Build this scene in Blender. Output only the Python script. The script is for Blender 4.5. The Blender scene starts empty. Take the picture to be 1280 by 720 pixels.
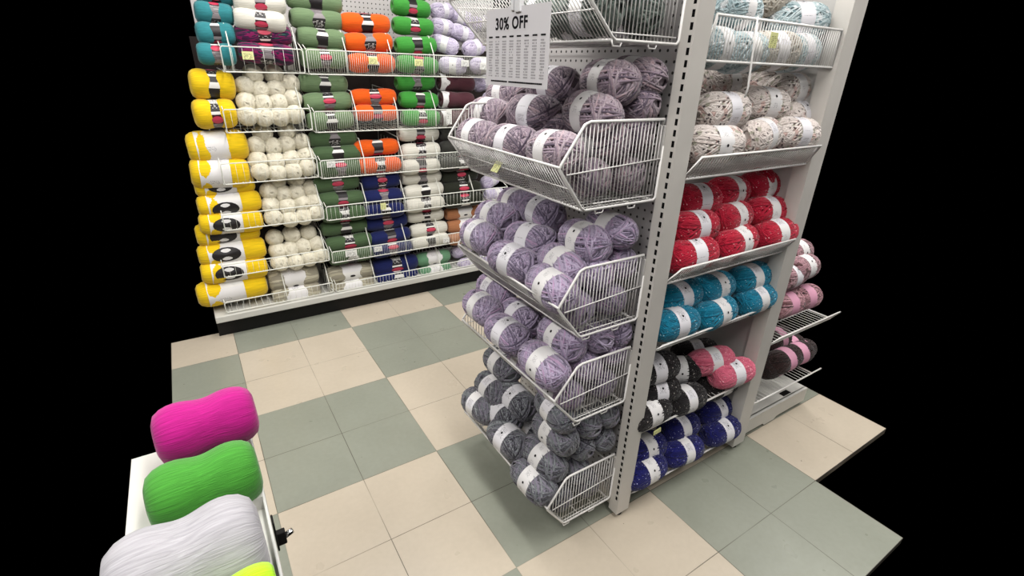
import bpy, math, random
import numpy as np
from mathutils import Matrix, Vector
PI = math.pi
scene = bpy.context.scene
COL = scene.collection

# ------------------------------------------------------------------ camera
YAW, PITCH, ROLL = 0.5811699, 0.4215645, 0.0331798
cam_d = bpy.data.cameras.new('camera'); cam = bpy.data.objects.new('camera', cam_d); COL.objects.link(cam)
f = Vector((math.sin(YAW)*math.cos(PITCH), math.cos(YAW)*math.cos(PITCH), -math.sin(PITCH)))
r0 = Vector((math.cos(YAW), -math.sin(YAW), 0)); u0 = r0.cross(f)
rr = r0*math.cos(ROLL)+u0*math.sin(ROLL); uu = -r0*math.sin(ROLL)+u0*math.cos(ROLL)
cam.matrix_world = Matrix(((rr.x, uu.x, -f.x, -.62531), (rr.y, uu.y, -f.y, -1.48128), (rr.z, uu.z, -f.z, 1.46144), (0, 0, 0, 1)))
cam_d.sensor_width = 36; cam_d.lens = 614.735*36/1280; cam_d.clip_start = .02
scene.camera = cam

# ------------------------------------------------------------------ light
scene.view_settings.view_transform = 'Standard'; scene.view_settings.look = 'None'
scene.view_settings.gamma = 1; scene.view_settings.use_curve_mapping = False
scene.view_settings.exposure = -0.62
w = bpy.data.worlds.new('world'); scene.world = w; w.use_nodes = True
w.node_tree.nodes['Background'].inputs[0].default_value = (0, 0, 0, 1)
w.node_tree.nodes['Background'].inputs[1].default_value = 0
def tube_light(x, y, power, sx=.3, sy=2.4, rot=0):
    l = bpy.data.lights.new('ceiling_tube_light', 'AREA'); l.shape = 'RECTANGLE'; l.size = sx; l.size_y = sy
    l.energy = power; l.color = (1.0, .975, .94)
    o = bpy.data.objects.new('ceiling_tube_light', l); o.location = (x, y, 2.93); o.rotation_euler = (0, 0, rot); COL.objects.link(o)
LP = 52
for x in (-3.4, -1.7, 0.0, 1.7, 3.4):
    for y, k in ((-4.2, .28), (-1.1, 1.4)):
        tube_light(x, y, LP*k*(.75 if abs(x) > 3 else 1.1))
for x in (-1.9, 0.1, 2.1): tube_light(x, .75, LP*.9, sy=1.2)

# ------------------------------------------------------------------ node helpers
def lin(c):
    c = c.lstrip('#'); v = [int(c[i:i+2], 16)/255 for i in (0, 2, 4)]
    return tuple((x/12.92 if x <= .04045 else ((x+.055)/1.055)**2.4) for x in v)+(1,)
class NT:
    def __init__(s, name, rough=.6, spec=.3):
        s.m = bpy.data.materials.new(name); s.m.use_nodes = True; s.t = s.m.node_tree
        s.b = s.t.nodes['Principled BSDF']; s.b.inputs['Roughness'].default_value = rough
        s.b.inputs['Specular IOR Level'].default_value = spec
    def n(s, typ, **kw):
        o = s.t.nodes.new(typ)
        for k, v in kw.items():
            if k.startswith('i_'):
                key = k[2:]; key = int(key) if key.isdigit() else key
                s.put(v, o.inputs[key])
            else: setattr(o, k, v)
        return o
    def put(s, v, sock):
        if isinstance(v, bpy.types.NodeSocket): s.t.links.new(v, sock)
        else: sock.default_value = v
    def math(s, op, a, b=0.0, c=0.0):
        o = s.n('ShaderNodeMath', operation=op); s.put(a, o.inputs[0]); s.put(b, o.inputs[1]); s.put(c, o.inputs[2]); return o.outputs[0]
    def mix(s, f, a, b):
        o = s.n('ShaderNodeMix', data_type='RGBA'); s.put(f, o.inputs[0]); s.put(a, o.inputs[6]); s.put(b, o.inputs[7]); return o.outputs[2]
    def noise(s, scale, detail=2, vec=None, dist=0):
        o = s.n('ShaderNodeTexNoise'); o.inputs['Scale'].default_value = scale; o.inputs['Detail'].default_value = detail; o.inputs['Distortion'].default_value = dist
        if vec is not None: s.t.links.new(vec, o.inputs['Vector'])
        return o.outputs['Fac']
    def ramp(s, fac, stops, interp='LINEAR'):
        o = s.n('ShaderNodeValToRGB'); s.t.links.new(fac, o.inputs[0]); e = o.color_ramp; e.interpolation = interp
        while len(e.elements) < len(stops): e.elements.new(.5)
        for el, (p, c) in zip(e.elements, stops): el.position = p; el.color = c
        return o.outputs[0]
    def sep(s, v):
        o = s.n('ShaderNodeSeparateXYZ'); s.t.links.new(v, o.inputs[0]); return o.outputs
    def base(s, v): s.put(v, s.b.inputs['Base Color'])
    def bump(s, h, strength=.3, dist=.002):
        o = s.n('ShaderNodeBump'); o.inputs['Strength'].default_value = strength; o.inputs['Distance'].default_value = dist
        s.t.links.new(h, o.inputs['Height']); s.t.links.new(o.outputs[0], s.b.inputs['Normal'])
def plain(name, hexc, rough=.6, spec=.3, metal=0, noise=.0, nscale=30):
    n = NT(name, rough, spec); c = lin(hexc)
    n.b.inputs['Metallic'].default_value = metal
    if noise:
        tc = n.n('ShaderNodeTexCoord').outputs['Object']
        k = n.noise(nscale, 3, tc)
        d = tuple(x*(1-noise) for x in c[:3])+(1,); e = tuple(min(1, x*(1+noise)) for x in c[:3])+(1,)
        n.base(n.ramp(k, [(.3, d), (.7, e)]))
    else: n.base(c)
    return n.m

# yarn made of real strands: colour varies strand by strand (dyed) from a stored attribute
def strand_mat(name, cols, sparkle=None, fleck=None, rough=.8):
    n = NT(name, rough, .15)
    at = n.n('ShaderNodeAttribute', attribute_name='dye').outputs['Fac']
    k = len(cols)
    c = n.ramp(at, [(i/(k-1), lin(h)) for i, h in enumerate(cols)])
    tc = n.n('ShaderNodeTexCoord').outputs['Object']
    if fleck:
        for scale, thr, hx in fleck:
            v = n.n('ShaderNodeTexVoronoi'); v.inputs['Scale'].default_value = scale; n.t.links.new(tc, v.inputs['Vector'])
            s_ = n.sep(v.outputs['Color'])[0]
            c = n.mix(n.math('GREATER_THAN', s_, thr), c, lin(hx))
    if sparkle:
        v = n.n('ShaderNodeTexVoronoi'); v.inputs['Scale'].default_value = 330; n.t.links.new(tc, v.inputs['Vector'])
        s_ = n.sep(v.outputs['Color'])[1]
        g = n.math('GREATER_THAN', s_, .986)
        c = n.mix(n.math('MULTIPLY', g, .6), c, lin(sparkle))
        n.put(n.math('MULTIPLY_ADD', g, -.5, rough), n.b.inputs['Roughness'])
    fz = n.noise(900, 1, tc)
    n.bump(fz, .25, .001)
    n.base(c); n.b.inputs['Sheen Weight'].default_value = .25; n.b.inputs['Sheen Roughness'].default_value = .5
    return n.m
# smooth acrylic skeins: fine lengthwise plies
def skein_mat(name, hexc, palette=None):
    n = NT(name, .75, .15); uv = n.n('ShaderNodeUVMap').outputs[0]
    mp = n.n('ShaderNodeMapping'); n.t.links.new(uv, mp.inputs[0]); mp.inputs['Scale'].default_value = (3, 60, 1)
    pl = n.noise(1.6, 3, mp.outputs[0], .6)
    c = lin(hexc)
    if palette:
        mp2 = n.n('ShaderNodeMapping'); n.t.links.new(uv, mp2.inputs[0]); mp2.inputs['Scale'].default_value = (2.5, 9, 1); mp2.inputs['Rotation'].default_value = (0, 0, .5)
        n.base(n.ramp(n.noise(1.6, 1, mp2.outputs[0], .8), [(.25+.5*i/(len(palette)-1), lin(h)) for i, h in enumerate(palette)], 'CONSTANT'))
    else:
        n.base(n.ramp(pl, [(.3, tuple(x*.8 for x in c[:3])+(1,)), (.7, tuple(min(1, x*1.12) for x in c[:3])+(1,))]))
    n.bump(pl, .5, .003); n.b.inputs['Sheen Weight'].default_value = .2
    return n.m
# printed paper: rows of small illegible print on a ground colour; u runs across the band, v around it
def print_mat(name, ground, ink, rows=90, words=26, dens=.52, u0=.12, u1=.88, blank=.55, rough=.45):
    n = NT(name, rough, .4); uv = n.n('ShaderNodeUVMap').outputs[0]; x, y, _ = n.sep(uv)
    ry = n.math('MULTIPLY', y, rows); fy = n.math('FRACT', ry); iy = n.math('FLOOR', ry)
    cx = n.math('FLOOR', n.math('MULTIPLY', x, words*2.5))
    cmb = n.n('ShaderNodeCombineXYZ'); n.t.links.new(cx, cmb.inputs[0]); n.t.links.new(iy, cmb.inputs[1])
    wn = n.n('ShaderNodeTexWhiteNoise', noise_dimensions='2D'); n.t.links.new(cmb.outputs[0], wn.inputs['Vector'])
    on = n.math('GREATER_THAN', wn.outputs['Value'], dens)
    line = n.math('MULTIPLY', n.math('GREATER_THAN', fy, .25), n.math('LESS_THAN', fy, .8))
    blk = n.math('FLOOR', n.math('MULTIPLY', y, rows/7.0))
    wb = n.n('ShaderNodeTexWhiteNoise', noise_dimensions='1D'); n.t.links.new(blk, wb.inputs['W'])
    area = n.math('GREATER_THAN', wb.outputs['Value'], blank)
    m = n.math('MULTIPLY', n.math('MULTIPLY', on, line), n.math('MULTIPLY', n.math('GREATER_THAN', x, u0), n.math('LESS_THAN', x, u1)))
    m = n.math('MULTIPLY', m, area)
    n.base(n.mix(n.math('MULTIPLY', m, .7), lin(ground), lin(ink)))
    return n.m

M = {}
M['wire'] = plain('white_coated_wire', '#dddbd8', .35, .5)
M['wire_wall'] = plain('cream_coated_wire', '#d9dad2', .35, .5)
M['post'] = plain('painted_steel', '#c9c5bf', .4, .4, noise=.04, nscale=8)
M['panel_plain'] = plain('painted_board', '#bdbbb8', .55, .3, noise=.03, nscale=5)
M['dark'] = plain('dark_slot', '#151414', .8, .1)
M['black'] = plain('black_kick', '#0d0c0c', .5, .3)
M['deck'] = plain('pale_deck', '#c4c3bd', .4, .4, noise=.04, nscale=6)
M['rubber'] = plain('black_rubber', '#1c1a19', .7, .2)
M['chrome'] = plain('chrome', '#d8d8d8', .15, .5, 1)
M['tag_y'] = print_mat('yellow_price_tag', '#dfe0a0', '#44432c', 9, 9, .35)
M['tag_w'] = print_mat('white_price_tag', '#e4e4e0', '#33333a', 9, 9, .4)
M['paper'] = print_mat('white_label_paper', '#dcdadf', '#4a4750', 120, 18, .45, .2, .75, .6)
M['paper2'] = print_mat('white_label_plain', '#dedcdc', '#66636c', 110, 16, .6, .25, .6, .8)
M['lab_black'] = print_mat('black_label_paper', '#1d191b', '#e4e0de', 60, 7, .62, .15, .8, .68)
M['lab_maroon'] = plain('maroon_label_paper', '#3b1820', .4, .4)
M['lab_pink'] = plain('rose_logo_patch', '#c23c56', .4, .4)
M['lab_grey'] = print_mat('grey_label_stripes', '#8b8487', '#2c282a', 46, 1, .2, -1, 2)
M['lab_white'] = print_mat('white_label_strip', '#e2e0dc', '#3a3a3a', 60, 10, .55, .3, .75, .7)
M['lab_purple'] = plain('pink_label_paper', '#d39ab2', .5, .3)
M['sign'] = plain('sign_card', '#dcd9dc', .5, .3)
M['ink'] = plain('black_ink', '#17161a', .5, .2)
M['ink_grey'] = plain('grey_ink', '#aaa7aa', .6, .2)
M['clear'] = plain('milky_plastic_clip', '#e8e8ea', .2, .5)

def peg_mat():
    n = NT('pegboard', .55, .3); tc = n.n('ShaderNodeTexCoord').outputs['Object']; x, y, z = n.sep(tc)
    P_ = .0254
    a = n.math('SUBTRACT', n.math('FRACT', n.math('DIVIDE', n.math('ADD', x, y), P_)), .5)
    b = n.math('SUBTRACT', n.math('FRACT', n.math('DIVIDE', z, P_)), .5)
    r = n.math('ADD', n.math('MULTIPLY', a, a), n.math('MULTIPLY', b, b))
    n.base(n.mix(n.math('LESS_THAN', r, .022), lin('#bfbcbb'), lin('#3a3838')))  # peg holes are flat dots; the darkness inside them is painted as colour
    return n.m
M['peg'] = peg_mat()

def tile_mat(name, c1, c2):
    n = NT(name, .28, .45); tc = n.n('ShaderNodeTexCoord').outputs['Object']; x, y, z = n.sep(tc)
    big = n.noise(3.1, 4, tc, .4); fine = n.noise(55, 3, tc)
    c = n.ramp(n.math('MULTIPLY_ADD', fine, .3, n.math('MULTIPLY', big, .7)), [(.35, lin(c1)), (.65, lin(c2))])
    def seam(v):
        fr = n.math('FRACT', n.math('DIVIDE', v, .3048))
        d = n.math('MINIMUM', fr, n.math('SUBTRACT', 1.0, fr))
        return n.math('LESS_THAN', d, .0045)
    s = n.math('MAXIMUM', seam(x), seam(y))
    s = n.math('MULTIPLY', s, n.ramp(n.noise(2.2, 2, tc), [(.36, (.15, .15, .15, 1)), (.56, (.85, .85, .85, 1))]))
    c = n.mix(s, c, lin('#4e483f'))
    # scuffs and specks of dirt
    v = n.n('ShaderNodeTexVoronoi'); v.inputs['Scale'].default_value = 7; n.t.links.new(tc, v.inputs['Vector'])
    sp = n.math('LESS_THAN', v.outputs['Distance'], .022)
    c = n.mix(n.math('MULTIPLY', sp, .7), c, lin('#3d3831'))
    n.base(c)
    n.put(n.ramp(n.noise(9, 3, tc), [(.3, (.27, .27, .27, 1)), (.7, (.34, .34, .34, 1))]), n.b.inputs['Roughness'])
    return n.m
M['tile_cream'] = tile_mat('cream_floor_tile', '#b3a897', '#bcb1a0')
M['tile_green'] = tile_mat('grey_green_floor_tile', '#828579', '#8b8e82')

# ------------------------------------------------------------------ mesh builder
class MB:
    def __init__(s): s.v = []; s.f = []; s.mi = []; s.uv = {}
    def quad(s, pts, mi=0, uv=None):
        b = len(s.v); s.v += [tuple(p) for p in pts]; s.f.append(tuple(range(b, b+len(pts)))); s.mi.append(mi)
        s.uv[len(s.f)-1] = uv or [(0, 0), (1, 0), (1, 1), (0, 1)][:len(pts)]
    def box(s, a, b, mi=0):
        (x0, y0, z0), (x1, y1, z1) = a, b; k = len(s.v)
        s.v += [(x0, y0, z0), (x1, y0, z0), (x1, y1, z0), (x0, y1, z0), (x0, y0, z1), (x1, y0, z1), (x1, y1, z1), (x0, y1, z1)]
        for q in ((0, 3, 2, 1), (4, 5, 6, 7), (0, 1, 5, 4), (1, 2, 6, 5), (2, 3, 7, 6), (3, 0, 4, 7)):
            s.f.append(tuple(k+i for i in q)); s.mi.append(mi)
    def tube(s, pts, r, n=6, mi=0, closed=False):
        P = [Vector(p) for p in pts]; m = len(P); k = len(s.v); up = None
        for i, p in enumerate(P):
            if closed: t = P[(i+1) % m]-P[i-1]
            else: t = P[min(i+1, m-1)]-P[max(i-1, 0)]
            t.normalize()
            if up is None: up = t.orthogonal().normalized()
            else:
                up = up-t*up.dot(t); up = up.normalized() if up.length > 1e-5 else t.orthogonal().normalized()
            sd = t.cross(up)
            for j in range(n):
                a = 2*PI*j/n; s.v.append(tuple(p+(up*math.cos(a)+sd*math.sin(a))*r))
        for i in range(m if closed else m-1):
            i2 = (i+1) % m
            for j in range(n):
                j2 = (j+1) % n; s.f.append((k+i*n+j, k+i*n+j2, k+i2*n+j2, k+i2*n+j)); s.mi.append(mi)
        if not closed:
            s.f.append(tuple(k+j for j in range(n))[::-1]); s.mi.append(mi)
            s.f.append(tuple(k+(m-1)*n+j for j in range(n))); s.mi.append(mi)
    def mesh(s, name, mats, smooth=False):
        me = bpy.data.meshes.new(name); me.from_pydata(s.v, [], s.f)
        for m in mats: me.materials.append(m)
        me.polygons.foreach_set('material_index', s.mi)
        if s.uv:
            ul = me.uv_layers.new(name='UVMap')
            for fi, uvs in s.uv.items():
                for li, c in zip(me.polygons[fi].loop_indices, uvs): ul.data[li].uv = c
        if smooth: me.polygons.foreach_set('use_smooth', [True]*len(s.f))
        me.update(); return me
    def build(s, name, mats, parent=None, smooth=False, loc=None):
        o = bpy.data.objects.new(name, s.mesh(name, mats if isinstance(mats, list) else [mats], smooth)); COL.objects.link(o)
        if parent: o.parent = parent
        if loc: o.location = loc
        return o
def thing(name, label, cat, loc=(0, 0, 0), group=None):
    o = bpy.data.objects.new(name, None); COL.objects.link(o); o.location = loc; o.empty_display_size = .05
    o['label'] = label; o['category'] = cat
    if group: o['group'] = group
    return o
def bevel(o, w_=.002):
    m = o.modifiers.new('bevel', 'BEVEL'); m.width = w_; m.segments = 2; m.limit_method = 'ANGLE'; return o

# ------------------------------------------------------------------ structure: floor, ceiling
S = .3048
fl = MB()
rows = {-4: (1, 3), -3: (-1, 5), -2: (-2, 5)}
for j in range(-4, 5):
    i0, i1 = rows.get(j, (-3, 5))
    for i in range(i0, i1+1):
        green = ((i//2)+(j//2)) % 2 != 0
        fl.box((i*S, j*S, -.03), ((i+1)*S, (j+1)*S, 0), 1 if green else 0)
o = fl.build('floor', [M['tile_cream'], M['tile_green']]); o['kind'] = 'structure'
c = MB(); c.box((-4.6, -6.5, 2.97), (4.6, 2.2, 3.02)); o = c.build('ceiling', plain('ceiling_board', '#d8d6d0', .9, .1)); o['kind'] = 'structure'

# ------------------------------------------------------------------ far wall shelving
wt = thing('shelving_run', 'long white yarn shelving run on a black plinth, along the far wall', 'shelving', (.3, 1.7, 0))
def wpart(name, mb, m, **k):
    o = mb.build(name, m, wt, **k); o.matrix_parent_inverse = Matrix.Translation((-.3, -1.7, 0)); return o
m = MB(); m.box((-.46, 1.9, 1.56), (1.36, 1.93, 2.02)); wpart('upper_back_panel', m, M['peg'])
m = MB(); m.box((-.50, 1.9, .05), (1.36, 1.93, 1.56)); wpart('lower_back_panel', m, plain('shade_painted_board', '#2b2422', .7, .2))  # near-black colour paints in the shade of the gaps between basket rows
m = MB(); m.box((-.68, 1.48, 0), (1.42, 1.9, .10)); wpart('kick_plate', m, M['black'])
m = MB(); m.box((-.68, 1.435, .10), (1.42, 1.9, .138)); bevel(wpart('base_deck', m, M['deck']), .004)
for x in (-.022,):
    m = MB(); m.box((x-.015, 1.86, .138), (x+.015, 1.9, 2.02)); wpart('upright', m, M['post'])

RN = ['top', 'second', 'third', 'fourth', 'fifth', 'bottom']
RAIL = [(1.512, .112), (1.228, .11), (.968, .105), (.705, .085), (.43, .07), (.212, .062)]   # rail height, basket front height
RR = [(1.513, .116), (1.212, .108), (.952, .1), (.688, .082), (.408, .07), (.196, .05)]
LDIV = [[-.36, -.055], [-.075], [-.05], [-.04], [-.05], [-.3, -.05]]
RDIV = [[.19, .44, .70], [.215, .455, .70], [.235, .47, .70], [.225, .47, .715, .96], [.225, .46, .70], [.235, .47, .70]]
PITCH_L = [.042, .03, .032, .03, .028, .03]; PITCH_R = [.0115, .0115, .0115, .0245, .0115, .02]
def wall_basket(row, x0, x1, zt, h, divs, pitch, side):
    lab = f'cream wire basket with dividers, {RN[row]} row of the far wall, {side} bay'
    t = thing('wire_basket', lab, 'basket', ((x0+x1)/2, 1.65, zt-h), 'wire baskets on the far wall')
    cx = (x0+x1)/2
    def P(mb, name): mb.build(name, M['wire_wall'], t, smooth=True)
    yf, yb = 1.45, 1.885; r = .0032
    L0, L1 = x0-cx, x1-cx; Y0, Y1 = yf-1.65, yb-1.65; z1, z0 = h, 0
    m = MB(); m.tube([(L0+.006, Y0, z0), (L0, Y0, z0+.008), (L0, Y0, z1-.008), (L0+.008, Y0, z1), (L1-.008, Y0, z1), (L1, Y0, z1-.008), (L1, Y0, z0+.008), (L1-.006, Y0, z0)], r, closed=True)
    for X in (L0, L1): m.tube([(X, Y0, z0), (X, Y1, z0+.01)], r); m.tube([(X, Y0, z1), (X, Y1-.06, z1+.13), (X, Y1, z1+.13)], r*.8)
    P(m, 'rim')
    m = MB(); n = int((x1-x0)/pitch)
    for i in range(1, n):
        X = L0+(L1-L0)*i/n; m.tube([(X, Y0, z0), (X, Y0, z1)], .0010, 4)
    P(m, 'front_grid')
    m = MB()
    for i in range(int((x1-x0)/.035)): X = L0+.02+i*.035; m.tube([(X, Y0, z0), (X, Y1, z0+.006)], .0016, 4)
    for k in (.33, .66): m.tube([(L0, Y0+(Y1-Y0)*k, z0+.003), (L1, Y0+(Y1-Y0)*k, z0+.003)], .002, 4)
    P(m, 'bottom_grid')
    for d in divs:
        X = d-cx; m = MB()
        m.tube([(X, Y0, z0), (X, Y0+.001, z1), (X, Y0+.07, z1+.10), (X, Y1-.01, z1+.12), (X, Y1-.01, z0)], .003, closed=True)
        for k in range(1, 7): yy = Y0+(Y1-Y0)*k/7; m.tube([(X, yy, z0), (X, yy, z1+.08)], .0013, 4)
        P(m, 'divider')
for r in range(6):
    wall_basket(r, [-.40, -.44, -.50, -.54, -.59, -.62][r], -.03, RAIL[r][0], RAIL[r][1], LDIV[r], PITCH_L[r], 'left')
    wall_basket(r, -.012, 1.235, RR[r][0], RR[r][1], RDIV[r], PITCH_R[r], 'right')

# ------------------------------------------------------------------ end unit with side bays
gt = thing('shelving_unit', 'white two-sided shelving unit with slotted corner post and pegboard end', 'shelving', (.43, -.3, 0))
def gpart(name, mb, m, **k):
    o = mb.build(name, m, gt, **k); o.matrix_parent_inverse = Matrix.Translation((-.43, .3, 0)); return o
TOP = 1.92
m = MB(); m.box((.43, -.60, .055), (.445, .03, TOP)); gpart('end_panel', m, M['peg'])
def post(x0, x1, y0, y1, slots):
    m = MB(); z0 = .022; t = .0015
    m.quad([(x0, y0, z0), (x1, y0, z0), (x1, y0, TOP), (x0, y0, TOP)], 0)
    m.quad([(x1, y0, z0), (x1, y1, z0), (x1, y1, TOP), (x1, y0, TOP)], 0)
    m.quad([(x0, y1, z0), (x1, y1, z0), (x1, y1, TOP), (x0, y1, TOP)], 0)
    m.quad([(x0, y0, z0), (x1, y0, z0), (x1, y1, z0), (x0, y1, z0)], 0)
    if not slots: m.quad([(x0, y1, z0), (x0, y0, z0), (x0, y0, TOP), (x0, y1, TOP)], 0)
    else:
        a, b = y0+.006, y0+.0145; p = .0262; nn = int((TOP-z0)/p)
        m.quad([(x0, y0, z0), (x0, a, z0), (x0, a, TOP), (x0, y0, TOP)])
        m.quad([(x0, b, z0), (x0, y1, z0), (x0, y1, TOP), (x0, b, TOP)])
        for i in range(nn):
            zz = z0+i*p
            if i < 2: m.quad([(x0, a, zz), (x0, b, zz), (x0, b, zz+p), (x0, a, zz+p)]); continue
            m.quad([(x0, a, zz), (x0, b, zz), (x0, b, zz+.0105), (x0, a, zz+.0105)])
        m.quad([(x0, a, z0+nn*p), (x0, b, z0+nn*p), (x0, b, TOP), (x0, a, TOP)])
        m.quad([(x0+.004, y0, z0), (x0+.004, y1, z0), (x0+.004, y1, TOP), (x0+.004, y0, TOP)], 1)
    return gpart('slotted_post' if slots else 'rear_post', m, [M['post'], M['dark']])
post(.403, .462, -.638, -.598, True)
post(1.072, 1.148, -.638, -.585, False)
for x in (.433, 1.11):
    m = MB(); m.tube([(x, -.615, .0), (x, -.615, .012)], .016, 12); m.tube([(x, -.615, .01), (x, -.615, .024)], .007, 8); gpart('levelling_foot', m, M['rubber'])
m = MB(); m.box((.412, -.598, .03), (.43, .03, .085)); gpart('bottom_rail', m, M['post'])
m = MB(); m.box((.445, -.31, .05), (1.148, -.29, TOP)); gpart('back_panel', m, M['panel_plain'])
m = MB(); m.box((1.148, -.31, .05), (1.63, -.29, .80)); gpart('back_panel', m, M['panel_plain'])
m = MB(); m.box((1.085, -.585, .06), (1.10, -.31, TOP)); gpart('side_panel', m, M['panel_plain'])
# base deck of the far bay, with the cut-out toe kick
m = MB()
prof = [(1.149, .022), (1.33, .022), (1.345, .008), (1.42, .008), (1.44, .022), (1.67, .022), (1.67, .095), (1.149, .095)]
k = len(m.v); N = len(prof)
m.v += [(x, -.612, z) for x, z in prof]+[(x, -.596, z) for x, z in prof]
m.f.append(tuple(range(N))); m.mi.append(0); m.f.append(tuple(range(2*N-1, N-1, -1))); m.mi.append(0)
for i in range(N): m.f.append((i, i+N, (i+1) % N+N, (i+1) % N)); m.mi.append(0)
m.box((1.149, -.60, .085), (1.67, -.31, .095), 0)
m.box((1.50, -.592, .0952), (1.56, -.567, .0965), 1)
gpart('base_deck', m, [M['deck'], M['dark']])

# endcap baskets
ZB = [1.522, 1.15, .79, .492, .07]
BN = ['topmost', 'second from top', 'third from top', 'fourth from top', 'lowest']
YA, YZ = -.598, -.03
def resample(pts, d):
    out = []
    for a, b in zip(pts[:-1], pts[1:]): out.append(a)
    return out
for bi, zb in enumerate(ZB):
    lipx = [.085, .072, .10, .112, .118][bi]
    t = thing('wire_basket', f'white wire bin with slanted side grid, {BN[bi]} on the endcap', 'basket', (.25, -.3, zb), 'wire bins on the endcap')
    ox, oy = .25, -.3
    X = lambda x: x-ox
    A_, B_, C_, D_, E_ = (X(.392), .205), (X([.178, .140, .166, .190, .188][bi]), .205), (X(lipx), .108), (X([.194, .152, .182, .198, .192][bi]), 0), (X(.402), .0)
    def Q(p, y, dz=0): return (p[0], y-oy, p[1]+dz)
    m = MB()
    for y in (YA, YZ):
        m.tube([Q((A_[0], A_[1]-.012), y), Q(A_, y), Q((B_[0]+.012, B_[1]), y), Q((B_[0]-.004, B_[1]-.006), y), Q((C_[0]+.004, C_[1]+.006), y), Q((C_[0], C_[1]-.004), y), Q((D_[0]-.006, D_[1]+.008), y), Q((D_[0]+.006, D_[1]), y), Q((E_[0]-.008, 0), y), Q((E_[0], .008), y), Q((E_[0], .14), y)], .0036, 8)
    for p in (C_, D_, (E_[0]-.01, 0.0)): m.tube([Q(p, YA), Q(p, YZ)], .0034, 8)
    m.tube([Q((E_[0], .14), YA), Q((E_[0], .14), YZ)], .003, 6)
    m.build('rim', M['wire'], t, smooth=True)
    for y in (YA, YZ):
        m = MB(); x = X(lipx)+.012
        while x < X(.392):
            if x < B_[0]: zt = C_[1]+(x-C_[0])/(B_[0]-C_[0])*(B_[1]-C_[1])
            else: zt = .205
            if x < D_[0]: z0 = C_[1]*(D_[0]-x)/(D_[0]-C_[0])
            else: z0 = 0
            m.tube([(x, y-oy+.002, z0), (x, y-oy+.002, zt)], .0014, 5); x += .0118
        m.tube([Q((X(lipx)+.022, .09), y), Q((X(.40), .108), y)], .0019, 5)
        m.tube([Q((X(.182), .014), y), Q((X(.39), .014), y)], .0016, 5)
        m.build('side_grid', M['wire'], t, smooth=True)
    m = MB(); y = YA+.012
    while y < YZ:
        m.tube([Q(C_, y), Q(D_, y)], .0012, 5); y += .0118
    k = .5; m.tube([Q(((C_[0]+D_[0])/2, (C_[1]+D_[1])/2), YA), Q(((C_[0]+D_[0])/2, (C_[1]+D_[1])/2), YZ)], .0018, 5)
    m.build('front_grid', M['wire'], t, smooth=True)
    m = MB(); y = YA+.02
    while y < YZ: m.tube([Q(D_, y), Q(E_, y)], .0015, 5); y += .0236
    for k in (.33, .66): m.tube([Q((D_[0]+(E_[0]-D_[0])*k, -.001), YA), Q((D_[0]+(E_[0]-D_[0])*k, -.001), YZ)], .0018, 5)
    m.build('bottom_grid', M['wire'], t, smooth=True)
    m = MB()
    for x in (.19, .30): m.tube([(X(x), YA-oy, 0), (X(x)+.004, YA-oy, -.012), (X(x)+.026, YA-oy, -.012), (X(x)+.03, YA-oy, 0)], .002, 5)
    m.build('stacking_loop', M['wire'], t, smooth=True)
    m = MB(); m.box((X(.398), YA-oy-.002, .10), (X(.4035), YA-oy+.02, .19)); bevel(m.build('mounting_bracket', M['panel_plain'], t))

# side bay shelves (wire, with a low flared lip)
ZS = [1.49, 1.203, .90, .672, .352, .075]; LIP = [(.10, .004), (.062, .034), (.056, .036), (.026, .02), (.014, .012), (.012, .01)]
SN = ['top', 'second', 'third', 'fourth', 'fifth', 'lowest']
def bay_shelf(x0, x1, z, lip, name, lab):
    h, out = lip; cx = (x0+x1)/2
    t = thing('wire_shelf', lab, 'shelf', (cx, -.47, z), 'wire shelves in the side bay')
    L0, L1 = x0-cx, x1-cx; Yf, Yb = -.625+.47, -.32+.47
    m = MB(); m.tube([(L0, Yb, 0), (L0, Yf, 0), (L0+.02, Yf-out, h), (L1-.004, Yf-out, h), (L1, Yf, 0), (L1, Yb, 0)], .0034, 8)
    m.tube([(L0, Yf, 0), (L1, Yf, 0)], .0034, 8); m.tube([(L0, Yb, 0), (L1, Yb, 0)], .003, 6)
    m.build('rim', M['wire'], t, smooth=True)
    m = MB(); x = L0+.012
    while x < L1-.006: m.tube([(x, Yf, 0), (max(x, L0+.022), Yf-out, h)], .0012, 5); x += .0118
    m.build('front_grid', M['wire'], t, smooth=True)
    m = MB(); x = L0+.012
    while x < L1-.006: m.tube([(x, Yf, 0), (x, Yb, .0)], .0013, 4); x += .0236
    for k in (.33, .66): m.tube([(L0, Yf+(Yb-Yf)*k, -.002), (L1, Yf+(Yb-Yf)*k, -.002)], .0018, 5)
    m.build('bottom_grid', M['wire'], t, smooth=True)
for i in range(6): bay_shelf(.465, 1.068, ZS[i], LIP[i], SN[i], f'white wire shelf, {SN[i]} of the six between the two posts')
for z, n_ in ((.49, 'upper'), (.20, 'lower')): bay_shelf(1.152, 1.63, z, (.045, .03), n_, f'white wire shelf, {n_} one in the far bay past the second post')

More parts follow.
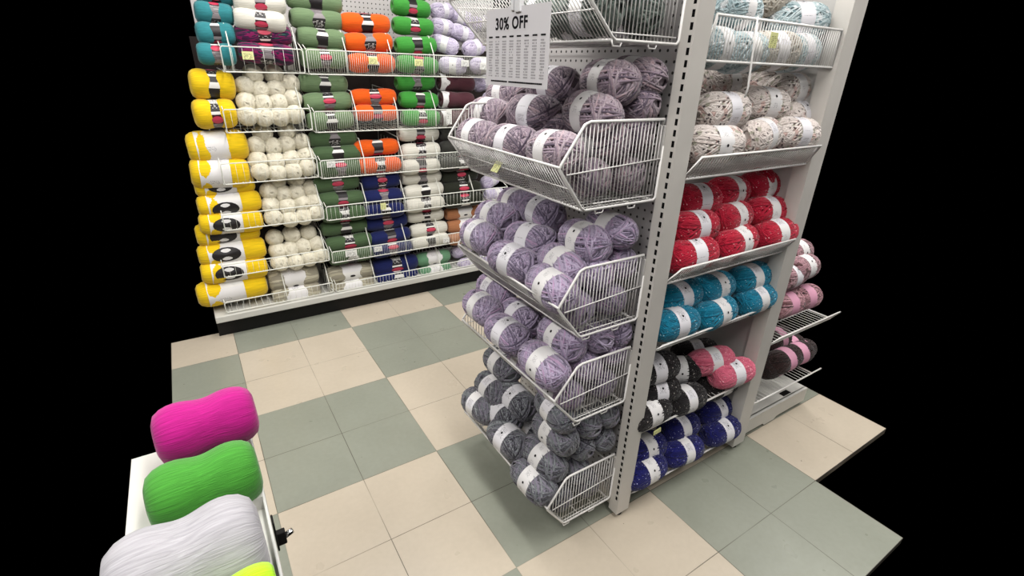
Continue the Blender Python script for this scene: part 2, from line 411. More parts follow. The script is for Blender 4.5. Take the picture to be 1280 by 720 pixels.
# ------------------------------------------------------------------ yarn meshes
def body_point(d, H, R, p):
    q = math.sqrt(d[1]**2+d[2]**2); return (abs(d[0]/H)**p+(q/R)**p)**(-1/p)
def wound_mesh(name, L, D, loops, tr, mat, seed, p=2.7, seg=26, pinch=.07, sides=4, core=True):
    rnd = random.Random(seed); H, R = L/2-tr, D/2-tr
    vs = []; fs = []; dye = []
    phi = rnd.random()*6.28; alpha = .5; tgt = .5; d0 = rnd.random()
    for l in range(loops):
        if l % 14 == 0: tgt = [.12, .62, .3, .75, .2, .5, .14, .4][(l//14+seed) % 8]*rnd.uniform(.9, 1.1) if l < loops-16 else .2; phi += rnd.uniform(.9, 2.0)
        alpha += (tgt-alpha)*.55; phi += .086
        d0 = min(1, max(0, d0+rnd.uniform(-.4, .4)))
        if rnd.random() < .3: d0 = rnd.random()
        a = Vector((math.cos(alpha), math.sin(alpha)*math.cos(phi), math.sin(alpha)*math.sin(phi)))
        b = Vector((0, -math.sin(phi), math.cos(phi))); nrm = a.cross(b)
        lift = 1+rnd.uniform(-.008, .008)+.03*l/loops; k = len(vs); tw = rnd.random()*6
        for i in range(seg):
            t = 2*PI*i/seg; d = a*math.cos(t)+b*math.sin(t)+nrm*.10*math.sin(t*1+tw)
            rho = body_point(d, H, R, p)*lift; P_ = d*rho
            c_ = 1-pinch*math.exp(-(P_.x/(L*.2))**2)
            P_ = Vector((P_.x, P_.y*c_, P_.z*c_))
            tg = (-a*math.sin(t)+b*math.cos(t)).normalized(); out = P_.normalized(); out = (out-tg*out.dot(tg)).normalized(); sd = tg.cross(out)
            for j in range(sides):
                an = 2*PI*j/sides+.785; vs.append(tuple(P_+(out*math.cos(an)+sd*math.sin(an)*1.05)*tr*1.25))
                dye.append(min(1, max(0, d0+.18*math.sin(t+tw)+.05*(j % 2))))
        for i in range(seg):
            i2 = (i+1) % seg
            for j in range(sides):
                j2 = (j+1) % sides; fs.append((k+i*sides+j, k+i*sides+j2, k+i2*sides+j2, k+i2*sides+j))
    if core:
        k = len(vs); nu, nv = 14, 20
        for i in range(nu+1):
            th = PI*i/nu
            for j in range(nv):
                ph = 2*PI*j/nv; d = Vector((math.cos(th), math.sin(th)*math.cos(ph), math.sin(th)*math.sin(ph)))
                P_ = d*body_point(d, H, R, p)*.94; c_ = 1-pinch*math.exp(-(P_.x/(L*.2))**2)
                vs.append((P_.x, P_.y*c_, P_.z*c_)); dye.append(.5)
        for i in range(nu):
            for j in range(nv): j2 = (j+1) % nv; fs.append((k+i*nv+j, k+i*nv+j2, k+(i+1)*nv+j2, k+(i+1)*nv+j))
    me = bpy.data.meshes.new(name); me.from_pydata(vs, [], fs); me.materials.append(mat)
    at = me.attributes.new('dye', 'FLOAT', 'POINT'); at.data.foreach_set('value', dye)
    me.polygons.foreach_set('use_smooth', [True]*len(fs)); me.update(); return me
def smooth_mesh(name, L, D, mat, seed, p=4.0, pinch=.14):
    rnd = random.Random(seed); m = MB(); nu, nv = 26, 32; H, R = L/2, D/2
    ph0 = [rnd.random()*6.28 for _ in range(4)]
    for i in range(nu+1):
        th = PI*(.5-.5*math.cos(PI*i/nu)) if False else PI*i/nu
        for j in range(nv):
            ph = 2*PI*j/nv; d = Vector((math.cos(th), math.sin(th)*math.cos(ph), math.sin(th)*math.sin(ph)))
            if abs(d.x) > .9999: d = Vector((math.copysign(.9999, d.x), .01*math.cos(ph), .01*math.sin(ph)))
            P_ = d*body_point(d, H, R, p); q = math.hypot(P_.y, P_.z)/R
            dim = 1-.16*math.exp(-(q/.35)**2)
            c_ = (1-pinch*math.exp(-(P_.x/(L*.17))**2))*(1+.012*math.sin(3*ph+ph0[0])+.01*math.sin(5*ph+P_.x*30+ph0[1]))
            m.v.append((P_.x*dim, P_.y*c_, P_.z*c_))
    for i in range(nu):
        for j in range(nv):
            j2 = (j+1) % nv; m.f.append((i*nv+j, i*nv+j2, (i+1)*nv+j2, (i+1)*nv+j)); m.mi.append(0)
            m.uv[len(m.f)-1] = [(i/nu, j/nv), (i/nu, (j+1)/nv), ((i+1)/nu, (j+1)/nv), ((i+1)/nu, j/nv)]
    return m.mesh(name, [mat], True)
def band_mesh(name, w_, r, mats, zones, off=0, oval=None, flare=.0):
    """paper band round the middle: zones = [(start fraction, material index)], fraction 0 faces -Y going up"""
    m = MB(); n = 60
    def pt(u, a, rad):
        rr_ = rad*(1+flare*(2*u-1)**2); return (off+(u-.5)*w_, -math.cos(a)*rr_, math.sin(a)*rr_)
    U = [0, .25, .5, .75, 1]
    for j in range(n):
        a0, a1 = 2*PI*j/n, 2*PI*(j+1)/n; fr = (j+.5)/n; mi = 0
        for s0, k in zones:
            if fr >= s0: mi = k
        for ua, ub in zip(U[:-1], U[1:]):
            m.quad([pt(ua, a0, r), pt(ub, a0, r), pt(ub, a1, r), pt(ua, a1, r)], mi, [(ua, j/n), (ub, j/n), (ub, (j+1)/n), (ua, (j+1)/n)])
            m.quad([pt(ua, a1, r-.001), pt(ub, a1, r-.001), pt(ub, a0, r-.001), pt(ua, a0, r-.001)], mi)
    if oval:
        for fr, hw, hf, mi in oval:
            pts = []
            for i in range(18):
                t = 2*PI*i/18; a = 2*PI*(fr+hf*math.sin(t)); pts.append((off+hw*math.cos(t), -math.cos(a)*(r+.0012), math.sin(a)*(r+.0012)))
            c0 = (off, -math.cos(2*PI*fr)*(r+.0022), math.sin(2*PI*fr)*(r+.0022))
            for i in range(18): m.quad([c0, pts[i], pts[(i+1) % 18]], mi, [(0, 0)]*3)
    return m.mesh(name, mats, True)

DARK = [M['lab_black'], M['lab_white'], M['lab_pink'], M['lab_grey'], M['lab_maroon']]
ZONES = [(0, 0), (.05, 1), (.125, 0), (.19, 1), (.225, 0), (.26, 4), (.40, 1), (.455, 0), (.54, 1), (.61, 0), (.70, 4), (.84, 3), (.88, 0)]
OVAL = [(.33, .026, .05, 2), (.77, .026, .05, 2)]
L0, D0 = .22, .1
dark_bands = [band_mesh('label_band', .078, D0/2*.90, DARK, ZONES, 0, OVAL), band_mesh('label_band', .078, D0/2*.90, DARK, [(0, 3), (.05, 4), (.16, 1), (.2, 0), (.3, 1), (.38, 0), (.5, 4), (.62, 1), (.68, 0), (.85, 3)], 0, [(.105, .028, .045, 2), (.56, .028, .045, 2)])]
white_wide = band_mesh('label_band', .095, D0/2*.95, [M['lab_white'], M['paper2'], M['lab_black']], [(0, 1), (.3, 0), (.36, 1), (.7, 0)], 0, [(.93, .012, .02, 2)])
yellow_band = band_mesh('label_band', .11, D0/2*.95, [M['paper2'], M['lab_white'], M['lab_black']], [(0, 0), (.12, 1), (.2, 0)], -.02, [(.0, .045, .10, 2)])
yellow_plain = band_mesh('label_band', .11, D0/2*.95, [M['paper2'], M['lab_white']], [(0, 0), (.12, 1), (.2, 0)], -.02)
grey_band = band_mesh('label_band', .05, D0/2*.95, [M['paper2']], [(0, 0)], -.078)
SL, SD = .19, .11
bands = [band_mesh('label_band', .047, SD/2*.965, [M['paper'], M['ink']], [(0, 0)], 0, [(.17, .004, .012, 1)]), band_mesh('label_band', .05, SD/2*.965, [M['paper'], M['paper2'], M['ink']], [(0, 1), (.4, 0), (.8, 1)], .004, [(.06, .004, .012, 2), (.55, .004, .012, 2)]), band_mesh('label_band', .045, SD/2*.965, [M['paper2'], M['paper']], [(0, 0), (.1, 1), (.2, 0)], -.004)]
pink_band = band_mesh('label_band', .05, SD/2*.965, [M['lab_purple']], [(0, 0)])

SOLID = {'teal': '#2f7f86', 'white': '#d6d3c8', 'sage': '#6d8460', 'orange': '#e05a0e', 'bright green': '#3b8f36', 'yellow': '#e8c213', 'maroon': '#4d2730', 'green': '#4a6141', 'charcoal': '#33332f', 'navy': '#151f55', 'olive': '#23261c', 'copper': '#a8704c', 'beige': '#96907f', 'mint': '#64906f', 'magenta': '#ab0f78', 'grass green': '#3f8a2c', 'soft white': '#a3a1a6', 'chartreuse': '#a5e01c', 'variegated': '#40204a'}
smooth_cache = {}
def smooth_for(col, k):
    key = (col, k)
    if key not in smooth_cache:
        pal = {'variegated': ['#201a2b', '#43153f', '#7b1250', '#1c2034', '#2f5a50', '#6b1230'], 'beige': ['#aaa48f', '#938d7d', '#b9b39e', '#87806f']}.get(col)
        if ('mat', col) not in smooth_cache: smooth_cache[('mat', col)] = skein_mat(col.replace(' ', '_')+'_yarn', SOLID[col], pal)
        smooth_cache[key] = smooth_mesh('yarn', L0, D0, smooth_cache[('mat', col)], k*7+3)
    return smooth_cache[key]
WM = {
 'pale lilac': strand_mat('pale_lilac_strands', ['#9e96b4', '#c4bad2', '#b5abc4', '#dcd6e4', '#c3b6d0']),
 'mauve-grey': strand_mat('mauve_grey_strands', ['#544a58', '#988795', '#71646f', '#b3a4ac', '#7d6f7c', '#b8a0a6', '#665c68', '#a5979f']),
 'lilac': strand_mat('lilac_strands', ['#5f566a', '#a598b2', '#786d84', '#b8abc2', '#84788f', '#b798b8', '#6c6278', '#aa9eb6']),
 'grey': strand_mat('grey_strands', ['#33323a', '#706f79', '#4a4a50', '#8b8f92', '#5a5a62', '#727a7a', '#3f3b45', '#7e7987']),
 'grey-green': strand_mat('grey_green_strands', ['#2f3532', '#5f6b64', '#434b47', '#7f8c84']),
 'red': strand_mat('red_strands', ['#8a0c26', '#ab1230', '#bd1b39'], '#ffd9dd'),
 'teal': strand_mat('teal_strands', ['#045a74', '#066f8c', '#0a819f'], '#c9f2ff'),
 'black': strand_mat('black_strands', ['#0a0809', '#120e10', '#1b1517'], '#cfc8c0'),
 'pink': strand_mat('pink_strands', ['#b84e68', '#c95f78', '#d47388'], '#ffe3e6'),
 'navy': strand_mat('navy_strands', ['#0a0b40', '#101256', '#181a6a'], '#cdd0ff'),
 'cream-pink': strand_mat('confetti_strands', ['#b9aea8', '#cfc5c0', '#ddd4cf'], None, [(60, .84, '#c4a9a2'), (90, .9, '#a5a293'), (170, .95, '#5d5253')]),
 'pale teal': strand_mat('pale_teal_strands', ['#899ea3', '#a3b5b9', '#bac6c9'], None, [(80, .84, '#cdd2d4'), (150, .95, '#6d848a')]),
 'beige': strand_mat('beige_fleck_strands', ['#a8a196', '#b9b2a7', '#c5beb3'], None, [(110, .9, '#8d8375')]),
 'dusty pink': strand_mat('dusty_pink_strands', ['#7d6067', '#9c757d', '#ad8b91'], None, [(60, .7, '#5a3d3f')]),
 'pink and brown': strand_mat('pink_brown_strands', ['#2c1b1e', '#6b474b', '#b0818a', '#c0959c']),
 'brown': strand_mat('brown_strands', ['#140b0c', '#241615', '#362322']),
 'cream': strand_mat('cream_strands', ['#dcd6c2', '#e6e0cd', '#eee9d8']),
}
wound_cache = {}
def wound_for(col, k):
    key = (col, k)
    if key not in wound_cache:
        if col == 'cream': wound_cache[key] = wound_mesh('yarn', .13, .1, 110, .0013, WM[col], k+11, 2.1, 24, .0)
        elif col in ('mauve-grey', 'lilac', 'grey', 'grey-green'): wound_cache[key] = wound_mesh('yarn', SL, SD, 102, .0026, WM[col], k+31, 2.9, 28, .08)
        else: wound_cache[key] = wound_mesh('yarn', SL, SD, 110, .0022, WM[col], k+51, 3.0, 24, .08)
    return wound_cache[key]

SKEINS = [
 ('wall_s', 'teal', -0.37, 1.586, 1.74, 'x', 0.7, 1.5, -60, 0.17, 0.105, 'teal skein with dark label, topmost of its stack, top row, far wall', 'teal skeins on the far wall'),
 ('wall_s', 'teal', -0.387, 1.564, 1.653, 'x', 1.4, 2.5, -25, 0.17, 0.105, 'teal skein with dark label, second of its stack, top row, far wall', 'teal skeins on the far wall'),
 ('wall_s', 'teal', -0.4, 1.542, 1.567, 'x', 1.7, -1.5, -25, 0.17, 0.105, 'teal skein with dark label, third of its stack, top row, far wall', 'teal skeins on the far wall'),
 ('wall_s', 'teal', -0.414, 1.519, 1.476, 'x', -2.3, -0.2, 5, 0.17, 0.105, 'teal skein with dark label, lowest of its stack, top row, far wall', 'teal skeins on the far wall'),
 ('wall_s', 'white', -0.184, 1.542, 1.712, 'x', -2.4, -1.5, -60, 0.244, 0.105, 'white skein with dark label, topmost of its stack, top row, far wall', 'white skeins on the far wall'),
 ('wall_s', 'white', -0.198, 1.519, 1.634, 'x', -1.3, 2.5, 60, 0.24, 0.105, 'white skein with dark label, lowest of its stack, top row, far wall', 'white skeins on the far wall'),
 ('wall_s', 'variegated', -0.189, 1.542, 1.571, 'x', 1.8, -2.2, 100, 0.271, 0.105, 'variegated skein with dark label, topmost of its stack, top row, far wall', 'variegated skeins on the far wall'),
 ('wall_s', 'variegated', -0.192, 1.519, 1.487, 'x', -2.2, 2.8, -25, 0.269, 0.105, 'variegated skein with dark label, lowest of its stack, top row, far wall', 'variegated skeins on the far wall'),
 ('wall_s', 'sage', 0.089, 1.586, 1.744, 'x', -1.7, 2.9, 5, 0.284, 0.105, 'sage skein with dark label, topmost of its stack, top row, far wall', 'sage skeins on the far wall'),
 ('wall_s', 'sage', 0.085, 1.564, 1.659, 'x', 2.8, 0.2, -60, 0.278, 0.105, 'sage skein with dark label, second of its stack, top row, far wall', 'sage skeins on the far wall'),
 ('wall_s', 'sage', 0.091, 1.542, 1.571, 'x', -1.9, 2.8, 5, 0.252, 0.105, 'sage skein with dark label, third of its stack, top row, far wall', 'sage skeins on the far wall'),
 ('wall_s', 'sage', 0.088, 1.519, 1.474, 'x', 2.4, -1.2, 30, 0.25, 0.105, 'sage skein with dark label, lowest of its stack, top row, far wall', 'sage skeins on the far wall'),
 ('wall_s', 'orange', 0.341, 1.564, 1.659, 'x', 2.6, -1.4, 30, 0.287, 0.105, 'orange skein with dark label, topmost of its stack, top row, far wall', 'orange skeins on the far wall'),
 ('wall_s', 'orange', 0.343, 1.542, 1.564, 'x', 0.6, -3.0, -60, 0.281, 0.105, 'orange skein with dark label, second of its stack, top row, far wall', 'orange skeins on the far wall'),
 ('wall_s', 'orange', 0.346, 1.519, 1.459, 'x', -2.6, -0.9, 30, 0.27, 0.105, 'orange skein with dark label, lowest of its stack, top row, far wall', 'orange skeins on the far wall'),
 ('wall_s', 'bright green', 0.623, 1.605, 1.846, 'x', -1.1, -0.1, -60, 0.243, 0.1, 'bright green skein with dark label, topmost of its stack, top row, far wall', 'bright green skeins on the far wall'),
 ('wall_s', 'bright green', 0.623, 1.583, 1.756, 'x', -1.5, 2.6, -60, 0.235, 0.1, 'bright green skein with dark label, second of its stack, top row, far wall', 'bright green skeins on the far wall'),
 ('wall_s', 'bright green', 0.622, 1.561, 1.661, 'x', -0.6, 0.3, 60, 0.252, 0.1, 'bright green skein with dark label, third of its stack, top row, far wall', 'bright green skeins on the far wall'),
 ('wall_s', 'bright green', 0.625, 1.539, 1.561, 'x', 0.5, -2.9, -25, 0.26, 0.1, 'bright green skein with dark label, fourth of its stack, top row, far wall', 'bright green skeins on the far wall'),
 ('wall_s', 'bright green', 0.621, 1.517, 1.458, 'x', 0.7, 2.7, -25, 0.262, 0.1, 'bright green skein with dark label, lowest of its stack, top row, far wall', 'bright green skeins on the far wall'),
 ('wall_s', 'yellow', -0.456, 1.564, 1.337, 'x', 2.6, 2.7, 30, 0.202, 0.15, 'yellow skein with dark label, topmost of its stack, second row, far wall', 'yellow skeins on the far wall'),
 ('wall_s', 'yellow', -0.472, 1.542, 1.203, 'x', 2.4, -1.5, 60, 0.197, 0.15, 'yellow skein with dark label, lowest of its stack, second row, far wall', 'yellow skeins on the far wall'),
 ('wall_s', 'sage', 0.08, 1.564, 1.349, 'x', 1.5, 1.8, 30, 0.265, 0.105, 'sage skein with dark label, topmost of its stack, second row, far wall', 'sage skeins on the far wall'),
 ('wall_s', 'sage', 0.086, 1.542, 1.256, 'x', 2.7, -2.5, 30, 0.273, 0.105, 'sage skein with dark label, second of its stack, second row, far wall', 'sage skeins on the far wall'),
 ('wall_s', 'sage', 0.085, 1.519, 1.16, 'x', -0.8, -2.1, 30, 0.262, 0.105, 'sage skein with dark label, lowest of its stack, second row, far wall', 'sage skeins on the far wall'),
 ('wall_s', 'orange', 0.347, 1.537, 1.28, 'x', 0.3, -1.1, 30, 0.275, 0.095, 'orange skein with dark label, topmost of its stack, second row, far wall', 'orange skeins on the far wall'),
 ('wall_s', 'orange', 0.347, 1.514, 1.195, 'x', 1.8, 0.8, -60, 0.266, 0.095, 'orange skein with dark label, lowest of its stack, second row, far wall', 'orange skeins on the far wall'),
 ('wall_s', 'bright green', 0.618, 1.561, 1.361, 'x', 3.0, -2.0, -25, 0.258, 0.1, 'bright green skein with dark label, topmost of its stack, second row, far wall', 'bright green skeins on the far wall'),
 ('wall_s', 'bright green', 0.627, 1.539, 1.261, 'x', 0.6, 2.5, -25, 0.256, 0.1, 'bright green skein with dark label, second of its stack, second row, far wall', 'bright green skeins on the far wall'),
 ('wall_s', 'bright green', 0.627, 1.517, 1.161, 'x', 0.6, 2.0, 60, 0.253, 0.1, 'bright green skein with dark label, lowest of its stack, second row, far wall', 'bright green skeins on the far wall'),
 ('wall_m', 'maroon', 0.897, 1.564, 1.359, 'x', -2.1, 2.9, 0, 0.254, 0.105, 'maroon skein, topmost of its stack, second row, far wall', 'maroon skeins on the far wall'),
 ('wall_m', 'maroon', 0.889, 1.542, 1.26, 'x', -0.0, 2.0, 0, 0.245, 0.105, 'maroon skein, second of its stack, second row, far wall', 'maroon skeins on the far wall'),
 ('wall_m', 'maroon', 0.877, 1.519, 1.155, 'x', 0.4, -2.2, 0, 0.246, 0.105, 'maroon skein, lowest of its stack, second row, far wall', 'maroon skeins on the far wall'),
 ('wall_w', 'yellow', -0.487, 1.574, 1.038, 'x', -0.4, -2.1, -8, 0.287, 0.17, 'yellow skein with white label, topmost of its stack, third row, far wall', 'yellow skeins on the far wall'),
 ('wall_w', 'yellow', -0.502, 1.552, 0.906, 'x', -0.3, 3.0, 19, 0.282, 0.17, 'yellow skein with white label, lowest of its stack, third row, far wall', 'yellow skeins on the far wall'),
 ('wall_s', 'green', 0.098, 1.561, 1.054, 'x', -0.3, -0.1, -60, 0.275, 0.1, 'green skein with dark label, topmost of its stack, third row, far wall', 'green skeins on the far wall'),
 ('wall_s', 'green', 0.104, 1.539, 0.972, 'x', -1.4, -0.2, 5, 0.282, 0.1, 'green skein with dark label, second of its stack, third row, far wall', 'green skeins on the far wall'),
 ('wall_s', 'green', 0.105, 1.517, 0.892, 'x', 1.9, 0.2, 5, 0.27, 0.1, 'green skein with dark label, lowest of its stack, third row, far wall', 'green skeins on the far wall'),
 ('wall_s', 'orange', 0.341, 1.539, 0.995, 'x', -0.0, -1.0, -25, 0.28, 0.1, 'orange skein with dark label, topmost of its stack, third row, far wall', 'orange skeins on the far wall'),
 ('wall_s', 'orange', 0.344, 1.517, 0.893, 'x', 0.1, 0.3, 100, 0.273, 0.1, 'orange skein with dark label, lowest of its stack, third row, far wall', 'orange skeins on the far wall'),
 ('wall_s', 'white', 0.624, 1.561, 1.062, 'x', 1.7, 1.6, -60, 0.28, 0.1, 'white skein with dark label, topmost of its stack, third row, far wall', 'white skeins on the far wall'),
 ('wall_s', 'white', 0.623, 1.539, 0.961, 'x', -2.8, -1.2, 100, 0.266, 0.1, 'white skein with dark label, second of its stack, third row, far wall', 'white skeins on the far wall'),
 ('wall_s', 'white', 0.612, 1.517, 0.865, 'x', -1.3, -0.1, -60, 0.262, 0.1, 'white skein with dark label, lowest of its stack, third row, far wall', 'white skeins on the far wall'),
 ('wall_s', 'charcoal', 0.917, 1.561, 1.06, 'x', 2.7, -1.0, 5, 0.307, 0.1, 'charcoal skein with dark label, topmost of its stack, third row, far wall', 'charcoal skeins on the far wall'),
 ('wall_s', 'charcoal', 0.915, 1.539, 0.966, 'x', -2.9, 0.3, 30, 0.315, 0.1, 'charcoal skein with dark label, second of its stack, third row, far wall', 'charcoal skeins on the far wall'),
 ('wall_s', 'charcoal', 0.908, 1.517, 0.865, 'x', -1.4, -1.3, 100, 0.33, 0.1, 'charcoal skein with dark label, lowest of its stack, third row, far wall', 'charcoal skeins on the far wall'),
 ('wall_w', 'yellow', -0.492, 1.576, 0.841, 'x', 1.8, -0.9, -6, 0.295, 0.13, 'yellow skein with white label, topmost of its stack, fourth row, far wall', 'yellow skeins on the far wall'),
 ('wall_w', 'yellow', -0.488, 1.554, 0.74, 'x', 2.6, -0.5, 15, 0.317, 0.13, 'yellow skein with white label, second of its stack, fourth row, far wall', 'yellow skeins on the far wall'),
 ('wall_w', 'yellow', -0.499, 1.532, 0.643, 'x', 1.1, 2.9, 1, 0.318, 0.13, 'yellow skein with white label, lowest of its stack, fourth row, far wall', 'yellow skeins on the far wall'),
 ('wall_s', 'green', 0.087, 1.561, 0.796, 'x', 0.2, -2.0, 30, 0.274, 0.1, 'green skein with dark label, topmost of its stack, fourth row, far wall', 'green skeins on the far wall'),
 ('wall_s', 'green', 0.102, 1.539, 0.706, 'x', -0.1, 1.1, -60, 0.273, 0.1, 'green skein with dark label, second of its stack, fourth row, far wall', 'green skeins on the far wall'),
 ('wall_s', 'green', 0.101, 1.517, 0.617, 'x', -0.5, 0.7, 100, 0.265, 0.1, 'green skein with dark label, lowest of its stack, fourth row, far wall', 'green skeins on the far wall'),
 ('wall_s', 'navy', 0.356, 1.561, 0.786, 'x', 2.6, -1.2, 100, 0.26, 0.1, 'navy skein with dark label, topmost of its stack, fourth row, far wall', 'navy skeins on the far wall'),
 ('wall_s', 'navy', 0.356, 1.539, 0.695, 'x', 0.8, 1.3, -25, 0.262, 0.1, 'navy skein with dark label, second of its stack, fourth row, far wall', 'navy skeins on the far wall'),
 ('wall_s', 'navy', 0.354, 1.517, 0.607, 'x', 0.5, 0.7, 5, 0.259, 0.1, 'navy skein with dark label, lowest of its stack, fourth row, far wall', 'navy skeins on the far wall'),
 ('wall_s', 'white', 0.629, 1.561, 0.789, 'x', 1.1, 0.8, -25, 0.285, 0.1, 'white skein with dark label, topmost of its stack, fourth row, far wall', 'white skeins on the far wall'),
 ('wall_s', 'white', 0.633, 1.539, 0.703, 'x', 2.9, -2.0, 5, 0.287, 0.1, 'white skein with dark label, second of its stack, fourth row, far wall', 'white skeins on the far wall'),
 ('wall_s', 'white', 0.629, 1.517, 0.618, 'x', 2.8, -0.1, 100, 0.283, 0.1, 'white skein with dark label, lowest of its stack, fourth row, far wall', 'white skeins on the far wall'),
 ('wall_s', 'olive', 0.907, 1.561, 0.776, 'x', -0.2, -0.7, 100, 0.28, 0.1, 'olive skein with dark label, topmost of its stack, fourth row, far wall', 'olive skeins on the far wall'),
 ('wall_s', 'olive', 0.916, 1.539, 0.693, 'x', -1.8, 1.3, 30, 0.29, 0.1, 'olive skein with dark label, second of its stack, fourth row, far wall', 'olive skeins on the far wall'),
 ('wall_s', 'olive', 0.916, 1.517, 0.613, 'x', -0.6, -1.3, 60, 0.292, 0.1, 'olive skein with dark label, lowest of its stack, fourth row, far wall', 'olive skeins on the far wall'),
 ('wall_w', 'yellow', -0.524, 1.581, 0.574, 'x', 1.1, 0.3, 2, 0.323, 0.14, 'yellow skein with white label, topmost of its stack, fifth row, far wall', 'yellow skeins on the far wall'),
 ('wall_w', 'yellow', -0.523, 1.559, 0.467, 'x', -1.2, -1.2, -6, 0.349, 0.14, 'yellow skein with white label, second of its stack, fifth row, far wall', 'yellow skeins on the far wall'),
 ('wall_w', 'yellow', -0.532, 1.537, 0.364, 'x', 0.5, 2.7, -3, 0.344, 0.14, 'yellow skein with white label, lowest of its stack, fifth row, far wall', 'yellow skeins on the far wall'),
 ('wall_s', 'green', 0.106, 1.561, 0.524, 'x', 1.9, 0.9, 30, 0.296, 0.1, 'green skein with dark label, topmost of its stack, fifth row, far wall', 'green skeins on the far wall'),
 ('wall_s', 'green', 0.117, 1.539, 0.429, 'x', -2.1, -0.7, 60, 0.295, 0.1, 'green skein with dark label, second of its stack, fifth row, far wall', 'green skeins on the far wall'),
 ('wall_s', 'green', 0.117, 1.517, 0.346, 'x', 2.8, 0.7, 30, 0.287, 0.1, 'green skein with dark label, lowest of its stack, fifth row, far wall', 'green skeins on the far wall'),
 ('wall_s', 'navy', 0.374, 1.561, 0.519, 'x', 1.0, -0.7, 30, 0.287, 0.1, 'navy skein with dark label, topmost of its stack, fifth row, far wall', 'navy skeins on the far wall'),
 ('wall_s', 'navy', 0.384, 1.539, 0.426, 'x', 0.7, -2.2, -60, 0.284, 0.1, 'navy skein with dark label, second of its stack, fifth row, far wall', 'navy skeins on the far wall'),
 ('wall_s', 'navy', 0.384, 1.517, 0.344, 'x', 0.4, -0.4, 5, 0.281, 0.1, 'navy skein with dark label, lowest of its stack, fifth row, far wall', 'navy skeins on the far wall'),
 ('wall_s', 'white', 0.645, 1.559, 0.529, 'x', -0.1, 1.2, 60, 0.272, 0.095, 'white skein with dark label, topmost of its stack, fifth row, far wall', 'white skeins on the far wall'),
 ('wall_s', 'white', 0.657, 1.537, 0.437, 'x', 2.5, 0.6, 30, 0.281, 0.095, 'white skein with dark label, second of its stack, fifth row, far wall', 'white skeins on the far wall'),
 ('wall_s', 'white', 0.653, 1.514, 0.359, 'x', -1.2, -1.5, -25, 0.277, 0.095, 'white skein with dark label, lowest of its stack, fifth row, far wall', 'white skeins on the far wall'),
 ('wall_w', 'copper', 0.931, 1.561, 0.516, 'x', 2.9, -0.0, -14, 0.285, 0.1, 'copper skein with white label, topmost of its stack, fifth row, far wall', 'copper skeins on the far wall'),
 ('wall_w', 'copper', 0.938, 1.539, 0.426, 'x', -2.9, 1.0, -10, 0.288, 0.1, 'copper skein with white label, second of its stack, fifth row, far wall', 'copper skeins on the far wall'),
 ('wall_w', 'copper', 0.939, 1.517, 0.343, 'x', -2.8, -2.2, -19, 0.289, 0.1, 'copper skein with white label, lowest of its stack, fifth row, far wall', 'copper skeins on the far wall'),
 ('wall_w', 'yellow', -0.563, 1.547, 0.247, 'x', 0.2, -1.4, 11, 0.37, 0.16, 'yellow skein with white label, bottom shelf row of the far wall', 'yellow skeins on the far wall'),
 ('wall_w', 'beige', -0.231, 1.559, 0.252, 'x', -1.5, -1.4, 9, 0.295, 0.14, 'beige skein with white label, topmost of its left stack, bottom row, far wall', 'beige skeins on the far wall'),
 ('wall_w', 'beige', -0.231, 1.537, 0.147, 'x', -1.3, -0.0, 1, 0.288, 0.14, 'beige skein with white label, lowest of its left stack, bottom row, far wall', 'beige skeins on the far wall'),
 ('wall_w', 'beige', 0.106, 1.549, 0.221, 'x', 2.2, 2.3, -19, 0.307, 0.12, 'beige skein with white label, topmost of its right stack, bottom row, far wall', 'beige skeins on the far wall'),
 ('wall_w', 'beige', 0.104, 1.527, 0.128, 'x', -2.2, -1.3, -7, 0.289, 0.12, 'beige skein with white label, lowest of its right stack, bottom row, far wall', 'beige skeins on the far wall'),
 ('wall_s', 'navy', 0.409, 1.549, 0.22, 'x', -1.2, 0.2, 60, 0.323, 0.12, 'navy skein with dark label, topmost of its stack, bottom row, far wall', 'navy skeins on the far wall'),
 ('wall_s', 'navy', 0.406, 1.527, 0.135, 'x', 1.1, 1.9, 5, 0.302, 0.12, 'navy skein with dark label, lowest of its stack, bottom row, far wall', 'navy skeins on the far wall'),
 ('wall_w', 'mint', 0.682, 1.539, 0.222, 'x', -1.5, -0.3, 16, 0.261, 0.1, 'mint skein with white label, topmost of its stack, bottom row, far wall', 'mint skeins on the far wall'),
 ('wall_w', 'mint', 0.681, 1.517, 0.133, 'x', 0.3, -2.9, 4, 0.25, 0.1, 'mint skein with white label, lowest of its stack, bottom row, far wall', 'mint skeins on the far wall'),
 ('ball', 'cream', -0.259, 1.614, 1.387, 'y', 4.5, 3.2, 234, 0.14, 0.098, 'left cream yarn ball, top layer of the second row pile, far wall', 'cream yarn balls on the far wall'),
 ('ball', 'cream', -0.159, 1.614, 1.389, 'y', 8.6, 1.1, 171, 0.14, 0.098, 'right cream yarn ball, top layer of the second row pile, far wall', 'cream yarn balls on the far wall'),
 ('ball', 'cream', -0.31, 1.586, 1.329, 'y', 4.4, -1.0, 324, 0.14, 0.098, 'leftmost cream yarn ball, second layer of the second row pile, far wall', 'cream yarn balls on the far wall'),
 ('ball', 'cream', -0.241, 1.586, 1.31, 'y', -0.8, -0.4, 109, 0.14, 0.098, 'second from left cream yarn ball, second layer of the second row pile, far wall', 'cream yarn balls on the far wall'),
 ('ball', 'cream', -0.163, 1.586, 1.315, 'y', -11.9, 0.0, 210, 0.14, 0.098, 'third from left cream yarn ball, second layer of the second row pile, far wall', 'cream yarn balls on the far wall'),
 ('ball', 'cream', -0.086, 1.586, 1.343, 'y', 3.6, -5.5, 112, 0.14, 0.098, 'rightmost cream yarn ball, second layer of the second row pile, far wall', 'cream yarn balls on the far wall'),
